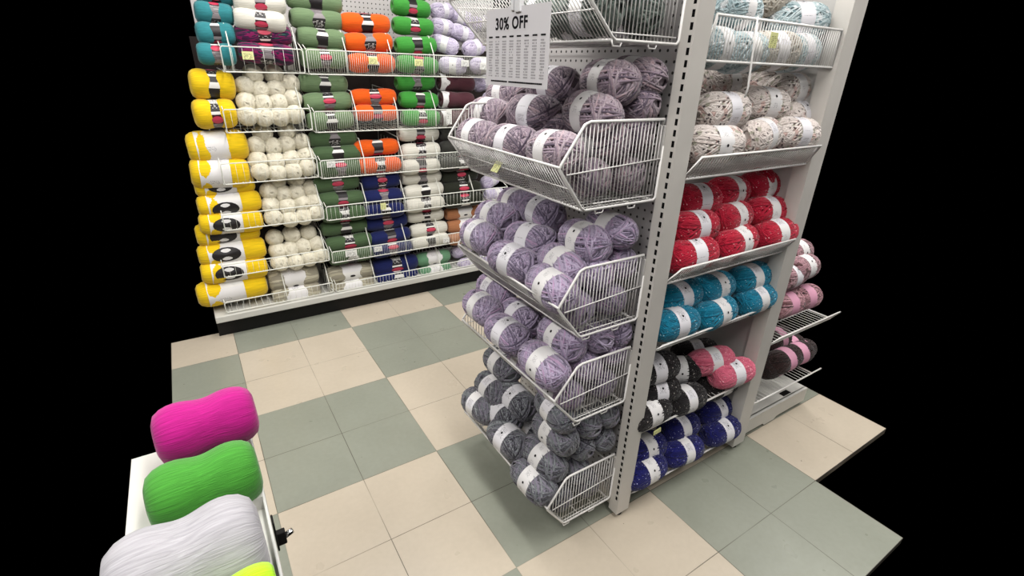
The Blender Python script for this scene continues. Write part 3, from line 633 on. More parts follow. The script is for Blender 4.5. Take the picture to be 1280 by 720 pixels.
 ('ball', 'cream', -0.318, 1.558, 1.257, 'y', -8.0, -1.5, 320, 0.14, 0.098, 'leftmost cream yarn ball, third layer of the second row pile, far wall', 'cream yarn balls on the far wall'),
 ('ball', 'cream', -0.243, 1.558, 1.249, 'y', 11.4, -4.3, 153, 0.14, 0.098, 'second from left cream yarn ball, third layer of the second row pile, far wall', 'cream yarn balls on the far wall'),
 ('ball', 'cream', -0.165, 1.558, 1.248, 'y', 1.0, -13.1, 264, 0.14, 0.098, 'third from left cream yarn ball, third layer of the second row pile, far wall', 'cream yarn balls on the far wall'),
 ('ball', 'cream', -0.09, 1.558, 1.268, 'y', -5.6, -12.5, 23, 0.14, 0.098, 'rightmost cream yarn ball, third layer of the second row pile, far wall', 'cream yarn balls on the far wall'),
 ('ball', 'cream', -0.329, 1.53, 1.189, 'y', 10.6, -8.0, 155, 0.14, 0.098, 'leftmost cream yarn ball, bottom layer of the second row pile, far wall', 'cream yarn balls on the far wall'),
 ('ball', 'cream', -0.25, 1.53, 1.183, 'y', -10.4, -6.7, 175, 0.14, 0.098, 'second from left cream yarn ball, bottom layer of the second row pile, far wall', 'cream yarn balls on the far wall'),
 ('ball', 'cream', -0.172, 1.53, 1.182, 'y', -9.0, -11.8, 221, 0.14, 0.098, 'third from left cream yarn ball, bottom layer of the second row pile, far wall', 'cream yarn balls on the far wall'),
 ('ball', 'cream', -0.098, 1.53, 1.193, 'y', 7.8, -12.0, 322, 0.14, 0.098, 'rightmost cream yarn ball, bottom layer of the second row pile, far wall', 'cream yarn balls on the far wall'),
 ('ball', 'cream', -0.261, 1.614, 1.093, 'y', 11.9, -1.3, 158, 0.14, 0.098, 'left cream yarn ball, top layer of the third row pile, far wall', 'cream yarn balls on the far wall'),
 ('ball', 'cream', -0.134, 1.614, 1.093, 'y', -7.6, -10.7, 289, 0.14, 0.098, 'right cream yarn ball, top layer of the third row pile, far wall', 'cream yarn balls on the far wall'),
 ('ball', 'cream', -0.306, 1.586, 1.031, 'y', -10.4, -10.2, 200, 0.14, 0.098, 'leftmost cream yarn ball, second layer of the third row pile, far wall', 'cream yarn balls on the far wall'),
 ('ball', 'cream', -0.224, 1.586, 1.023, 'y', 3.8, -0.6, 101, 0.14, 0.098, 'second from left cream yarn ball, second layer of the third row pile, far wall', 'cream yarn balls on the far wall'),
 ('ball', 'cream', -0.153, 1.586, 1.028, 'y', 1.7, -11.9, 143, 0.14, 0.098, 'third from left cream yarn ball, second layer of the third row pile, far wall', 'cream yarn balls on the far wall'),
 ('ball', 'cream', -0.071, 1.586, 1.037, 'y', 3.0, -13.8, 33, 0.14, 0.098, 'rightmost cream yarn ball, second layer of the third row pile, far wall', 'cream yarn balls on the far wall'),
 ('ball', 'cream', -0.314, 1.558, 0.959, 'y', 4.5, -5.2, 127, 0.14, 0.098, 'leftmost cream yarn ball, third layer of the third row pile, far wall', 'cream yarn balls on the far wall'),
 ('ball', 'cream', -0.226, 1.558, 0.953, 'y', 3.7, 2.5, 50, 0.14, 0.098, 'second from left cream yarn ball, third layer of the third row pile, far wall', 'cream yarn balls on the far wall'),
 ('ball', 'cream', -0.143, 1.558, 0.957, 'y', -4.9, -3.8, 244, 0.14, 0.098, 'third from left cream yarn ball, third layer of the third row pile, far wall', 'cream yarn balls on the far wall'),
 ('ball', 'cream', -0.06, 1.558, 0.969, 'y', -5.0, 3.0, 198, 0.14, 0.098, 'rightmost cream yarn ball, third layer of the third row pile, far wall', 'cream yarn balls on the far wall'),
 ('ball', 'cream', -0.311, 1.53, 0.903, 'y', -6.7, -12.9, 85, 0.14, 0.098, 'leftmost cream yarn ball, bottom layer of the third row pile, far wall', 'cream yarn balls on the far wall'),
 ('ball', 'cream', -0.233, 1.53, 0.889, 'y', 8.0, -8.9, 351, 0.14, 0.098, 'second from left cream yarn ball, bottom layer of the third row pile, far wall', 'cream yarn balls on the far wall'),
 ('ball', 'cream', -0.148, 1.53, 0.895, 'y', 7.4, 1.5, 163, 0.14, 0.098, 'third from left cream yarn ball, bottom layer of the third row pile, far wall', 'cream yarn balls on the far wall'),
 ('ball', 'cream', -0.07, 1.53, 0.907, 'y', -2.7, -11.6, 7, 0.14, 0.098, 'rightmost cream yarn ball, bottom layer of the third row pile, far wall', 'cream yarn balls on the far wall'),
 ('ball', 'cream', -0.229, 1.614, 0.828, 'y', -3.8, -3.7, 13, 0.14, 0.098, 'left cream yarn ball, top layer of the fourth row pile, far wall', 'cream yarn balls on the far wall'),
 ('ball', 'cream', -0.129, 1.614, 0.833, 'y', 8.7, -4.9, 163, 0.14, 0.098, 'right cream yarn ball, top layer of the fourth row pile, far wall', 'cream yarn balls on the far wall'),
 ('ball', 'cream', -0.282, 1.586, 0.779, 'y', -2.6, -5.7, 347, 0.14, 0.098, 'leftmost cream yarn ball, second layer of the fourth row pile, far wall', 'cream yarn balls on the far wall'),
 ('ball', 'cream', -0.21, 1.586, 0.758, 'y', -9.4, -4.4, 195, 0.14, 0.098, 'second from left cream yarn ball, second layer of the fourth row pile, far wall', 'cream yarn balls on the far wall'),
 ('ball', 'cream', -0.136, 1.586, 0.76, 'y', -2.8, 1.3, 340, 0.14, 0.098, 'third from left cream yarn ball, second layer of the fourth row pile, far wall', 'cream yarn balls on the far wall'),
 ('ball', 'cream', -0.058, 1.586, 0.771, 'y', -1.7, 0.3, 270, 0.14, 0.098, 'rightmost cream yarn ball, second layer of the fourth row pile, far wall', 'cream yarn balls on the far wall'),
 ('ball', 'cream', -0.289, 1.558, 0.708, 'y', -10.0, 2.4, 177, 0.14, 0.098, 'leftmost cream yarn ball, third layer of the fourth row pile, far wall', 'cream yarn balls on the far wall'),
 ('ball', 'cream', -0.203, 1.558, 0.693, 'y', -6.9, -1.4, 135, 0.14, 0.098, 'second from left cream yarn ball, third layer of the fourth row pile, far wall', 'cream yarn balls on the far wall'),
 ('ball', 'cream', -0.123, 1.558, 0.698, 'y', 8.1, -8.8, 335, 0.14, 0.098, 'third from left cream yarn ball, third layer of the fourth row pile, far wall', 'cream yarn balls on the far wall'),
 ('ball', 'cream', -0.059, 1.558, 0.705, 'y', 4.9, 0.3, 136, 0.14, 0.098, 'rightmost cream yarn ball, third layer of the fourth row pile, far wall', 'cream yarn balls on the far wall'),
 ('ball', 'cream', -0.288, 1.53, 0.64, 'y', 5.3, -7.6, 107, 0.14, 0.098, 'leftmost cream yarn ball, bottom layer of the fourth row pile, far wall', 'cream yarn balls on the far wall'),
 ('ball', 'cream', -0.205, 1.53, 0.624, 'y', 3.2, 3.3, 130, 0.14, 0.098, 'second from left cream yarn ball, bottom layer of the fourth row pile, far wall', 'cream yarn balls on the far wall'),
 ('ball', 'cream', -0.125, 1.53, 0.628, 'y', -11.1, 3.9, 77, 0.14, 0.098, 'third from left cream yarn ball, bottom layer of the fourth row pile, far wall', 'cream yarn balls on the far wall'),
 ('ball', 'cream', -0.056, 1.53, 0.639, 'y', -7.7, -12.9, 13, 0.14, 0.098, 'rightmost cream yarn ball, bottom layer of the fourth row pile, far wall', 'cream yarn balls on the far wall'),
 ('ball', 'cream', -0.295, 1.586, 0.505, 'y', -7.5, -10.5, 176, 0.14, 0.098, 'left cream yarn ball, top layer of the fifth row pile, far wall', 'cream yarn balls on the far wall'),
 ('ball', 'cream', -0.202, 1.586, 0.511, 'y', 10.5, -2.1, 125, 0.14, 0.098, 'middle cream yarn ball, top layer of the fifth row pile, far wall', 'cream yarn balls on the far wall'),
 ('ball', 'cream', -0.107, 1.586, 0.507, 'y', -1.8, -8.6, 336, 0.14, 0.098, 'right cream yarn ball, top layer of the fifth row pile, far wall', 'cream yarn balls on the far wall'),
 ('ball', 'cream', -0.293, 1.558, 0.433, 'y', 10.1, -8.2, 166, 0.14, 0.098, 'leftmost cream yarn ball, second layer of the fifth row pile, far wall', 'cream yarn balls on the far wall'),
 ('ball', 'cream', -0.223, 1.558, 0.432, 'y', -7.4, -2.2, 26, 0.14, 0.098, 'second from left cream yarn ball, second layer of the fifth row pile, far wall', 'cream yarn balls on the far wall'),
 ('ball', 'cream', -0.154, 1.558, 0.441, 'y', 8.9, 1.6, 169, 0.14, 0.098, 'third from left cream yarn ball, second layer of the fifth row pile, far wall', 'cream yarn balls on the far wall'),
 ('ball', 'cream', -0.079, 1.558, 0.444, 'y', 1.2, -12.0, 295, 0.14, 0.098, 'rightmost cream yarn ball, second layer of the fifth row pile, far wall', 'cream yarn balls on the far wall'),
 ('ball', 'cream', -0.295, 1.53, 0.367, 'y', 6.0, -1.9, 12, 0.14, 0.098, 'leftmost cream yarn ball, bottom layer of the fifth row pile, far wall', 'cream yarn balls on the far wall'),
 ('ball', 'cream', -0.212, 1.53, 0.357, 'y', 9.5, -7.8, 271, 0.14, 0.098, 'second from left cream yarn ball, bottom layer of the fifth row pile, far wall', 'cream yarn balls on the far wall'),
 ('ball', 'cream', -0.133, 1.53, 0.364, 'y', -4.4, -12.9, 8, 0.14, 0.098, 'third from left cream yarn ball, bottom layer of the fifth row pile, far wall', 'cream yarn balls on the far wall'),
 ('ball', 'cream', -0.066, 1.53, 0.378, 'y', -1.0, 1.3, 56, 0.14, 0.098, 'rightmost cream yarn ball, bottom layer of the fifth row pile, far wall', 'cream yarn balls on the far wall'),
 ('wound_l', 'pale lilac', 0.883, 1.72, 1.768, 'x', 20.0, -5.3, -4, 0.17, 0.1, 'pale lilac skein, farthest left at the top, top row, far wall', 'pale lilac skeins on the far wall'),
 ('wound_l', 'pale lilac', 1.021, 1.74, 1.743, 'x', -18.2, 14.8, -37, 0.17, 0.1, 'pale lilac skein, second from left at the top, top row, far wall', 'pale lilac skeins on the far wall'),
 ('wound_l', 'pale lilac', 0.852, 1.66, 1.675, 'x', 15.0, 2.2, 13, 0.17, 0.1, 'pale lilac skein, left upper, top row, far wall', 'pale lilac skeins on the far wall'),
 ('wound_l', 'pale lilac', 0.99, 1.66, 1.647, 'x', 8.2, 12.4, 17, 0.17, 0.1, 'pale lilac skein, middle upper, top row, far wall', 'pale lilac skeins on the far wall'),
 ('wound_l', 'pale lilac', 1.174, 1.75, 1.717, 'x', 12.6, -9.5, -11, 0.17, 0.1, 'pale lilac skein, right upper, top row, far wall', 'pale lilac skeins on the far wall'),
 ('wound_l', 'pale lilac', 0.833, 1.58, 1.575, 'x', -30.3, 14.8, -3, 0.17, 0.1, 'pale lilac skein, left lower, top row, far wall', 'pale lilac skeins on the far wall'),
 ('wound_l', 'pale lilac', 1.033, 1.58, 1.566, 'x', 19.3, -9.7, -23, 0.17, 0.1, 'pale lilac skein, right lower, top row, far wall', 'pale lilac skeins on the far wall'),
 ('wound_l', 'pale lilac', 0.855, 1.52, 1.46, 'x', -31.9, 3.3, 18, 0.17, 0.1, 'pale lilac skein, left one behind the rail, top row, far wall', 'pale lilac skeins on the far wall'),
 ('wound_l', 'pale lilac', 1.07, 1.52, 1.466, 'x', -16.1, -1.1, -4, 0.17, 0.1, 'pale lilac skein, right one behind the rail, top row, far wall', 'pale lilac skeins on the far wall'),
 ('wound_l', 'pale lilac', 1.127, 1.62, 1.359, 'x', 12.7, -9.9, -37, 0.17, 0.1, 'pale lilac skein, upper, second row, far wall', 'pale lilac skeins on the far wall'),
 ('wound_l', 'pale lilac', 1.162, 1.55, 1.258, 'x', 23.5, 10.1, 5, 0.17, 0.1, 'pale lilac skein, middle, second row, far wall', 'pale lilac skeins on the far wall'),
 ('wound_l', 'pale lilac', 1.122, 1.52, 1.15, 'x', 30.8, 6.5, -21, 0.17, 0.1, 'pale lilac skein, lower, second row, far wall', 'pale lilac skeins on the far wall'),
 ('wound_l', 'pale lilac', 1.174, 1.6, 0.708, 'x', 21.2, -12.2, -2, 0.17, 0.1, 'pale lilac skein, upper, fourth row, far wall', 'pale lilac skeins on the far wall'),
 ('wound_l', 'pale lilac', 1.174, 1.53, 0.623, 'x', 12.8, 4.3, 0, 0.17, 0.1, 'pale lilac skein, lower, fourth row, far wall', 'pale lilac skeins on the far wall'),
 ('wound_l', 'pale lilac', 1.186, 1.58, 0.498, 'x', 19.7, -13.6, 27, 0.17, 0.1, 'pale lilac skein, upper, fifth row, far wall', 'pale lilac skeins on the far wall'),
 ('wound_l', 'pale lilac', 1.198, 1.54, 0.396, 'x', -3.8, 4.2, 30, 0.17, 0.1, 'pale lilac skein, middle, fifth row, far wall', 'pale lilac skeins on the far wall'),
 ('wound_l', 'pale lilac', 1.202, 1.52, 0.315, 'x', 31.5, -9.2, 16, 0.17, 0.1, 'pale lilac skein, lower, fifth row, far wall', 'pale lilac skeins on the far wall'),
 ('wound_l', 'pale lilac', 0.921, 1.56, 0.235, 'x', 9.8, -9.4, -21, 0.17, 0.1, 'pale lilac skein, upper left, bottom row, far wall', 'pale lilac skeins on the far wall'),
 ('wound_l', 'pale lilac', 0.938, 1.52, 0.133, 'x', 29.9, 8.7, -33, 0.17, 0.1, 'pale lilac skein, lower left, bottom row, far wall', 'pale lilac skeins on the far wall'),
 ('wound_l', 'pale lilac', 1.113, 1.53, 0.149, 'x', 34.0, -10.1, -34, 0.17, 0.1, 'pale lilac skein, right, bottom row, far wall', 'pale lilac skeins on the far wall'),
 ('wound_a', 'mauve-grey', 0.15, -0.091, 1.259, 'y', 1.8, 1.2, -13, 0.185, 0.112, 'mauve-grey skein, farthest in the front layer, second basket of the endcap', 'mauve-grey skeins in the endcap baskets'),
 ('wound_a', 'mauve-grey', 0.15, -0.285, 1.263, 'y', 2.9, -0.8, 3, 0.185, 0.112, 'mauve-grey skein, middle in the front layer, second basket of the endcap', 'mauve-grey skeins in the endcap baskets'),
 ('wound_a', 'mauve-grey', 0.15, -0.477, 1.271, 'y', -5.8, -3.7, -34, 0.185, 0.112, 'mauve-grey skein, nearest in the front layer, second basket of the endcap', 'mauve-grey skeins in the endcap baskets'),
 ('wound_a', 'mauve-grey', 0.24, -0.005, 1.316, 'y', 2.0, 1.9, 10, 0.185, 0.112, 'mauve-grey skein, farthest in the middle layer, second basket of the endcap', 'mauve-grey skeins in the endcap baskets'),
 ('wound_a', 'mauve-grey', 0.24, -0.251, 1.339, 'y', 10.0, 0.5, -28, 0.185, 0.112, 'mauve-grey skein, middle in the middle layer, second basket of the endcap', 'mauve-grey skeins in the endcap baskets'),
 ('wound_a', 'mauve-grey', 0.245, -0.494, 1.36, 'y', -8.1, 2.8, -22, 0.185, 0.112, 'mauve-grey skein, nearest in the middle layer, second basket of the endcap', 'mauve-grey skeins in the endcap baskets'),
 ('wound_a', 'mauve-grey', 0.33, 0.033, 1.377, 'y', 4.2, -3.7, -8, 0.185, 0.112, 'mauve-grey skein, farthest in the top layer, second basket of the endcap', 'mauve-grey skeins in the endcap baskets'),
 ('wound_a', 'mauve-grey', 0.335, -0.217, 1.416, 'y', -0.2, 2.0, 5, 0.185, 0.112, 'mauve-grey skein, middle in the top layer, second basket of the endcap', 'mauve-grey skeins in the endcap baskets'),
 ('wound_a', 'mauve-grey', 0.3, -0.487, 1.434, 'y', -10.3, 1.7, -21, 0.185, 0.112, 'mauve-grey skein, nearest in the top layer, second basket of the endcap', 'mauve-grey skeins in the endcap baskets'),
 ('wound_a', 'lilac', 0.14, -0.122, 0.946, 'y', -0.1, -2.5, 10, 0.185, 0.112, 'lilac skein, farthest in the front layer, third basket of the endcap', 'lilac skeins in the endcap baskets'),
 ('wound_a', 'lilac', 0.14, -0.325, 0.927, 'y', 10.4, 3.8, 19, 0.185, 0.112, 'lilac skein, middle in the front layer, third basket of the endcap', 'lilac skeins in the endcap baskets'),
 ('wound_a', 'lilac', 0.15, -0.503, 0.908, 'y', -3.4, 2.7, -6, 0.185, 0.112, 'lilac skein, nearest in the front layer, third basket of the endcap', 'lilac skeins in the endcap baskets'),
 ('wound_a', 'lilac', 0.22, -0.085, 0.992, 'y', 2.2, -5.0, -11, 0.185, 0.112, 'lilac skein, farthest in the middle layer, third basket of the endcap', 'lilac skeins in the endcap baskets'),
 ('wound_a', 'lilac', 0.21, -0.308, 0.977, 'y', 13.5, -3.7, -24, 0.185, 0.112, 'lilac skein, middle in the middle layer, third basket of the endcap', 'lilac skeins in the endcap baskets'),
 ('wound_a', 'lilac', 0.215, -0.457, 0.946, 'y', -2.9, 1.9, 14, 0.185, 0.112, 'lilac skein, nearest in the middle layer, third basket of the endcap', 'lilac skeins in the endcap baskets'),
 ('wound_a', 'lilac', 0.31, -0.075, 1.026, 'y', -3.9, -4.5, -4, 0.185, 0.112, 'lilac skein, farthest in the top layer, third basket of the endcap', 'lilac skeins in the endcap baskets'),
 ('wound_a', 'lilac', 0.31, -0.223, 1.032, 'y', -3.1, 3.1, 3, 0.185, 0.112, 'lilac skein, middle in the top layer, third basket of the endcap', 'lilac skeins in the endcap baskets'),
 ('wound_a', 'lilac', 0.28, -0.473, 1.016, 'y', -5.4, -1.9, -18, 0.185, 0.112, 'lilac skein, nearest in the top layer, third basket of the endcap', 'lilac skeins in the endcap baskets'),
 ('wound_a', 'lilac', 0.14, -0.136, 0.688, 'y', -0.0, -1.8, -23, 0.185, 0.112, 'lilac skein, farthest in the front layer, fourth basket of the endcap', 'lilac skeins in the endcap baskets'),
 ('wound_a', 'lilac', 0.14, -0.301, 0.664, 'y', 4.3, 2.4, -24, 0.185, 0.112, 'lilac skein, middle in the front layer, fourth basket of the endcap', 'lilac skeins in the endcap baskets'),
 ('wound_a', 'lilac', 0.14, -0.503, 0.66, 'y', 2.0, 4.7, 16, 0.185, 0.112, 'lilac skein, nearest in the front layer, fourth basket of the endcap', 'lilac skeins in the endcap baskets'),
 ('wound_a', 'lilac', 0.22, -0.089, 0.72, 'y', -0.5, -2.4, 23, 0.185, 0.112, 'lilac skein, farthest in the middle layer, fourth basket of the endcap', 'lilac skeins in the endcap baskets'),
 ('wound_a', 'lilac', 0.22, -0.25, 0.682, 'y', -3.9, 0.3, -19, 0.185, 0.112, 'lilac skein, middle in the middle layer, fourth basket of the endcap', 'lilac skeins in the endcap baskets'),
 ('wound_a', 'lilac', 0.225, -0.472, 0.713, 'y', -5.4, -1.4, -17, 0.185, 0.112, 'lilac skein, nearest in the middle layer, fourth basket of the endcap', 'lilac skeins in the endcap baskets'),
 ('wound_a', 'grey', 0.13, -0.141, 0.275, 'y', 5.0, -3.4, 24, 0.185, 0.112, 'grey skein, farthest in the front layer, lowest basket of the endcap', 'grey skeins in the endcap baskets'),
 ('wound_a', 'grey', 0.13, -0.343, 0.264, 'y', 4.1, 1.1, 7, 0.185, 0.112, 'grey skein, middle in the front layer, lowest basket of the endcap', 'grey skeins in the endcap baskets'),
 ('wound_a', 'grey', 0.13, -0.501, 0.21, 'y', 3.2, 2.6, -3, 0.185, 0.112, 'grey skein, nearest in the front layer, lowest basket of the endcap', 'grey skeins in the endcap baskets'),
 ('wound_a', 'grey', 0.18, -0.151, 0.337, 'y', -0.6, -1.7, -3, 0.185, 0.112, 'grey skein, farthest in the second layer, lowest basket of the endcap', 'grey skeins in the endcap baskets'),
 ('wound_a', 'grey', 0.17, -0.239, 0.288, 'y', -2.2, 1.0, -16, 0.185, 0.112, 'grey skein, middle in the second layer, lowest basket of the endcap', 'grey skeins in the endcap baskets'),
 ('wound_a', 'grey', 0.18, -0.485, 0.27, 'y', 2.4, 1.7, -17, 0.185, 0.112, 'grey skein, nearest in the second layer, lowest basket of the endcap', 'grey skeins in the endcap baskets'),
 ('wound_a', 'grey', 0.23, -0.13, 0.424, 'y', -0.2, -0.1, -25, 0.185, 0.112, 'grey skein, farthest in the third layer, lowest basket of the endcap', 'grey skeins in the endcap baskets'),
 ('wound_a', 'grey', 0.215, -0.259, 0.346, 'y', 1.0, 3.5, 9, 0.185, 0.112, 'grey skein, middle in the third layer, lowest basket of the endcap', 'grey skeins in the endcap baskets'),
 ('wound_a', 'grey', 0.21, -0.496, 0.374, 'y', -2.3, -5.0, 20, 0.185, 0.112, 'grey skein, nearest in the third layer, lowest basket of the endcap', 'grey skeins in the endcap baskets'),
 ('wound_a', 'mauve-grey', 0.373, -0.505, 1.449, 'y', -4.2, 2.5, 128, 0.175, 0.1, 'mauve-grey skein, at the back post, upper, second endcap basket', 'mauve-grey skeins in the endcap baskets'),
 ('wound_a', 'mauve-grey', 0.359, -0.505, 1.382, 'y', -0.6, -3.6, 296, 0.175, 0.1, 'mauve-grey skein, at the back post, lower, second endcap basket', 'mauve-grey skeins in the endcap baskets'),
 ('wound_a', 'lilac', 0.346, -0.505, 1.052, 'y', -3.1, 0.2, 275, 0.175, 0.1, 'lilac skein, round end by the back post, third endcap basket', 'lilac skeins in the endcap baskets'),
 ('wound_a', 'lilac', 0.299, -0.505, 0.728, 'y', 4.6, -1.6, 291, 0.175, 0.1, 'lilac skein, round end behind the side grid top, fourth endcap basket', 'lilac skeins in the endcap baskets'),
 ('wound_a', 'lilac', 0.375, -0.505, 0.73, 'y', 5.0, 2.0, 327, 0.175, 0.1, 'lilac skein, round end by the back post, fourth endcap basket', 'lilac skeins in the endcap baskets'),
 ('wound_a', 'grey', 0.197, -0.505, 0.474, 'y', -7.0, -0.1, 126, 0.175, 0.1, 'grey skein, upper left round end at near side, lowest endcap basket', 'grey skeins in the endcap baskets'),
 ('wound_a', 'grey', 0.303, -0.505, 0.404, 'y', -5.7, -3.1, 137, 0.175, 0.1, 'grey skein, upper middle round end at near side, lowest endcap basket', 'grey skeins in the endcap baskets'),
 ('wound_a', 'grey', 0.286, -0.505, 0.323, 'y', -6.5, -1.2, 271, 0.175, 0.1, 'grey skein, lower middle round end above the grid, lowest endcap basket', 'grey skeins in the endcap baskets'),
 ('wound_a', 'grey', 0.375, -0.505, 0.322, 'y', -3.5, 5.1, 287, 0.175, 0.1, 'grey skein, lower round end by the back post, lowest endcap basket', 'grey skeins in the endcap baskets'),
 ('wound_a', 'grey', 0.375, -0.505, 0.416, 'y', 4.1, -0.3, 169, 0.175, 0.1, 'grey skein, upper round end by the back post, lowest endcap basket', 'grey skeins in the endcap baskets'),
 ('wound_a', 'grey-green', 0.216, -0.31, 1.582, 'y', -4.9, -2.4, 248, 0.17, 0.105, 'grey-green skein, lower front one deeper inside, topmost endcap basket', 'grey-green skeins in the endcap baskets'),
 ('wound_a', 'grey-green', 0.207, -0.5, 1.582, 'y', 1.3, 1.0, 293, 0.17, 0.105, 'grey-green skein, lower front one inside, topmost endcap basket', 'grey-green skeins in the endcap baskets'),
 ('wound_a', 'grey-green', 0.325, -0.31, 1.582, 'y', 2.1, 0.9, 185, 0.17, 0.105, 'grey-green skein, lower back one deeper inside, topmost endcap basket', 'grey-green skeins in the endcap baskets'),
 ('wound_a', 'grey-green', 0.335, -0.5, 1.582, 'y', 0.5, 1.5, 162, 0.17, 0.105, 'grey-green skein, lower back one inside, topmost endcap basket', 'grey-green skeins in the endcap baskets'),
 ('wound_a', 'grey-green', 0.281, -0.31, 1.671, 'y', 1.0, 3.5, 201, 0.17, 0.105, 'grey-green skein, middle one deeper inside, topmost endcap basket', 'grey-green skeins in the endcap baskets'),
 ('wound_a', 'grey-green', 0.266, -0.5, 1.671, 'y', -4.2, -0.7, 345, 0.17, 0.105, 'grey-green skein, middle one inside, topmost endcap basket', 'grey-green skeins in the endcap baskets'),
 ('wound_a', 'grey-green', 0.355, -0.31, 1.691, 'y', 3.2, -2.3, 103, 0.17, 0.105, 'grey-green skein, upper back one deeper inside, topmost endcap basket', 'grey-green skeins in the endcap baskets'),
 ('wound_a', 'grey-green', 0.356, -0.5, 1.691, 'y', 3.3, 0.9, 311, 0.17, 0.105, 'grey-green skein, upper back one inside, topmost endcap basket', 'grey-green skeins in the endcap baskets'),
 ('wound_a', 'mauve-grey', 0.224, -0.31, 1.21, 'y', -1.0, 3.7, 5, 0.17, 0.105, 'mauve-grey skein, lower front one deeper inside, second endcap basket', 'mauve-grey skeins in the endcap baskets'),
 ('wound_a', 'mauve-grey', 0.224, -0.5, 1.21, 'y', -3.2, -3.7, 32, 0.17, 0.105, 'mauve-grey skein, lower front one inside, second endcap basket', 'mauve-grey skeins in the endcap baskets'),
 ('wound_a', 'mauve-grey', 0.344, -0.31, 1.21, 'y', -2.4, -1.2, 288, 0.17, 0.105, 'mauve-grey skein, lower back one deeper inside, second endcap basket', 'mauve-grey skeins in the endcap baskets'),
 ('wound_a', 'mauve-grey', 0.344, -0.5, 1.21, 'y', 1.3, 0.5, 174, 0.17, 0.105, 'mauve-grey skein, lower back one inside, second endcap basket', 'mauve-grey skeins in the endcap baskets'),
 ('wound_a', 'mauve-grey', 0.267, -0.31, 1.299, 'y', -4.5, -1.3, 283, 0.17, 0.105, 'mauve-grey skein, middle one deeper inside, second endcap basket', 'mauve-grey skeins in the endcap baskets'),
 ('wound_a', 'mauve-grey', 0.273, -0.5, 1.299, 'y', 5.6, 1.4, 136, 0.17, 0.105, 'mauve-grey skein, middle one inside, second endcap basket', 'mauve-grey skeins in the endcap baskets'),
 ('wound_a', 'mauve-grey', 0.37, -0.31, 1.319, 'y', 0.3, -2.3, 244, 0.17, 0.105, 'mauve-grey skein, upper back one deeper inside, second endcap basket', 'mauve-grey skeins in the endcap baskets'),
 ('wound_a', 'mauve-grey', 0.361, -0.5, 1.319, 'y', -2.1, 2.7, 320, 0.17, 0.105, 'mauve-grey skein, upper back one inside, second endcap basket', 'mauve-grey skeins in the endcap baskets'),
 ('wound_a', 'lilac', 0.219, -0.31, 0.85, 'y', 5.8, -2.0, 36, 0.17, 0.105, 'lilac skein, lower front one deeper inside, third endcap basket', 'lilac skeins in the endcap baskets'),
 ('wound_a', 'lilac', 0.211, -0.5, 0.85, 'y', 3.6, 2.4, 28, 0.17, 0.105, 'lilac skein, lower front one inside, third endcap basket', 'lilac skeins in the endcap baskets'),
 ('wound_a', 'lilac', 0.344, -0.31, 0.85, 'y', -5.1, -0.7, 67, 0.17, 0.105, 'lilac skein, lower back one deeper inside, third endcap basket', 'lilac skeins in the endcap baskets'),
 ('wound_a', 'lilac', 0.338, -0.5, 0.85, 'y', 0.8, 1.0, 230, 0.17, 0.105, 'lilac skein, lower back one inside, third endcap basket', 'lilac skeins in the endcap baskets'),
 ('wound_a', 'lilac', 0.276, -0.31, 0.939, 'y', -1.1, -2.2, 174, 0.17, 0.105, 'lilac skein, middle one deeper inside, third endcap basket', 'lilac skeins in the endcap baskets'),
 ('wound_a', 'lilac', 0.277, -0.5, 0.939, 'y', -3.1, -0.7, 30, 0.17, 0.105, 'lilac skein, middle one inside, third endcap basket', 'lilac skeins in the endcap baskets'),
 ('wound_a', 'lilac', 0.373, -0.31, 0.959, 'y', -2.0, -0.6, 54, 0.17, 0.105, 'lilac skein, upper back one deeper inside, third endcap basket', 'lilac skeins in the endcap baskets'),
 ('wound_a', 'lilac', 0.361, -0.5, 0.959, 'y', 0.7, 0.5, 156, 0.17, 0.105, 'lilac skein, upper back one inside, third endcap basket', 'lilac skeins in the endcap baskets'),
 ('wound_a', 'lilac', 0.212, -0.31, 0.552, 'y', -4.8, 2.3, 119, 0.17, 0.105, 'lilac skein, lower front one deeper inside, fourth endcap basket', 'lilac skeins in the endcap baskets'),
 ('wound_a', 'lilac', 0.207, -0.5, 0.552, 'y', 5.4, -2.9, 187, 0.17, 0.105, 'lilac skein, lower front one inside, fourth endcap basket', 'lilac skeins in the endcap baskets'),
 ('wound_a', 'lilac', 0.326, -0.31, 0.552, 'y', -3.7, -0.3, 138, 0.17, 0.105, 'lilac skein, lower back one deeper inside, fourth endcap basket', 'lilac skeins in the endcap baskets'),
 ('wound_a', 'lilac', 0.343, -0.5, 0.552, 'y', 4.7, 0.9, 287, 0.17, 0.105, 'lilac skein, lower back one inside, fourth endcap basket', 'lilac skeins in the endcap baskets'),
 ('wound_a', 'lilac', 0.282, -0.31, 0.641, 'y', -6.0, 1.4, 40, 0.17, 0.105, 'lilac skein, middle one deeper inside, fourth endcap basket', 'lilac skeins in the endcap baskets'),
 ('wound_a', 'lilac', 0.272, -0.5, 0.641, 'y', -1.6, 2.1, 207, 0.17, 0.105, 'lilac skein, middle one inside, fourth endcap basket', 'lilac skeins in the endcap baskets'),
 ('wound_a', 'lilac', 0.364, -0.31, 0.661, 'y', -2.1, 2.2, 66, 0.17, 0.105, 'lilac skein, upper back one deeper inside, fourth endcap basket', 'lilac skeins in the endcap baskets'),
 ('wound_a', 'lilac', 0.373, -0.5, 0.661, 'y', 0.6, 0.6, 313, 0.17, 0.105, 'lilac skein, upper back one inside, fourth endcap basket', 'lilac skeins in the endcap baskets'),
 ('wound_a', 'grey', 0.222, -0.31, 0.13, 'y', -1.6, 2.5, 70, 0.17, 0.105, 'grey skein, lower front one deeper inside, lowest endcap basket', 'grey skeins in the endcap baskets'),
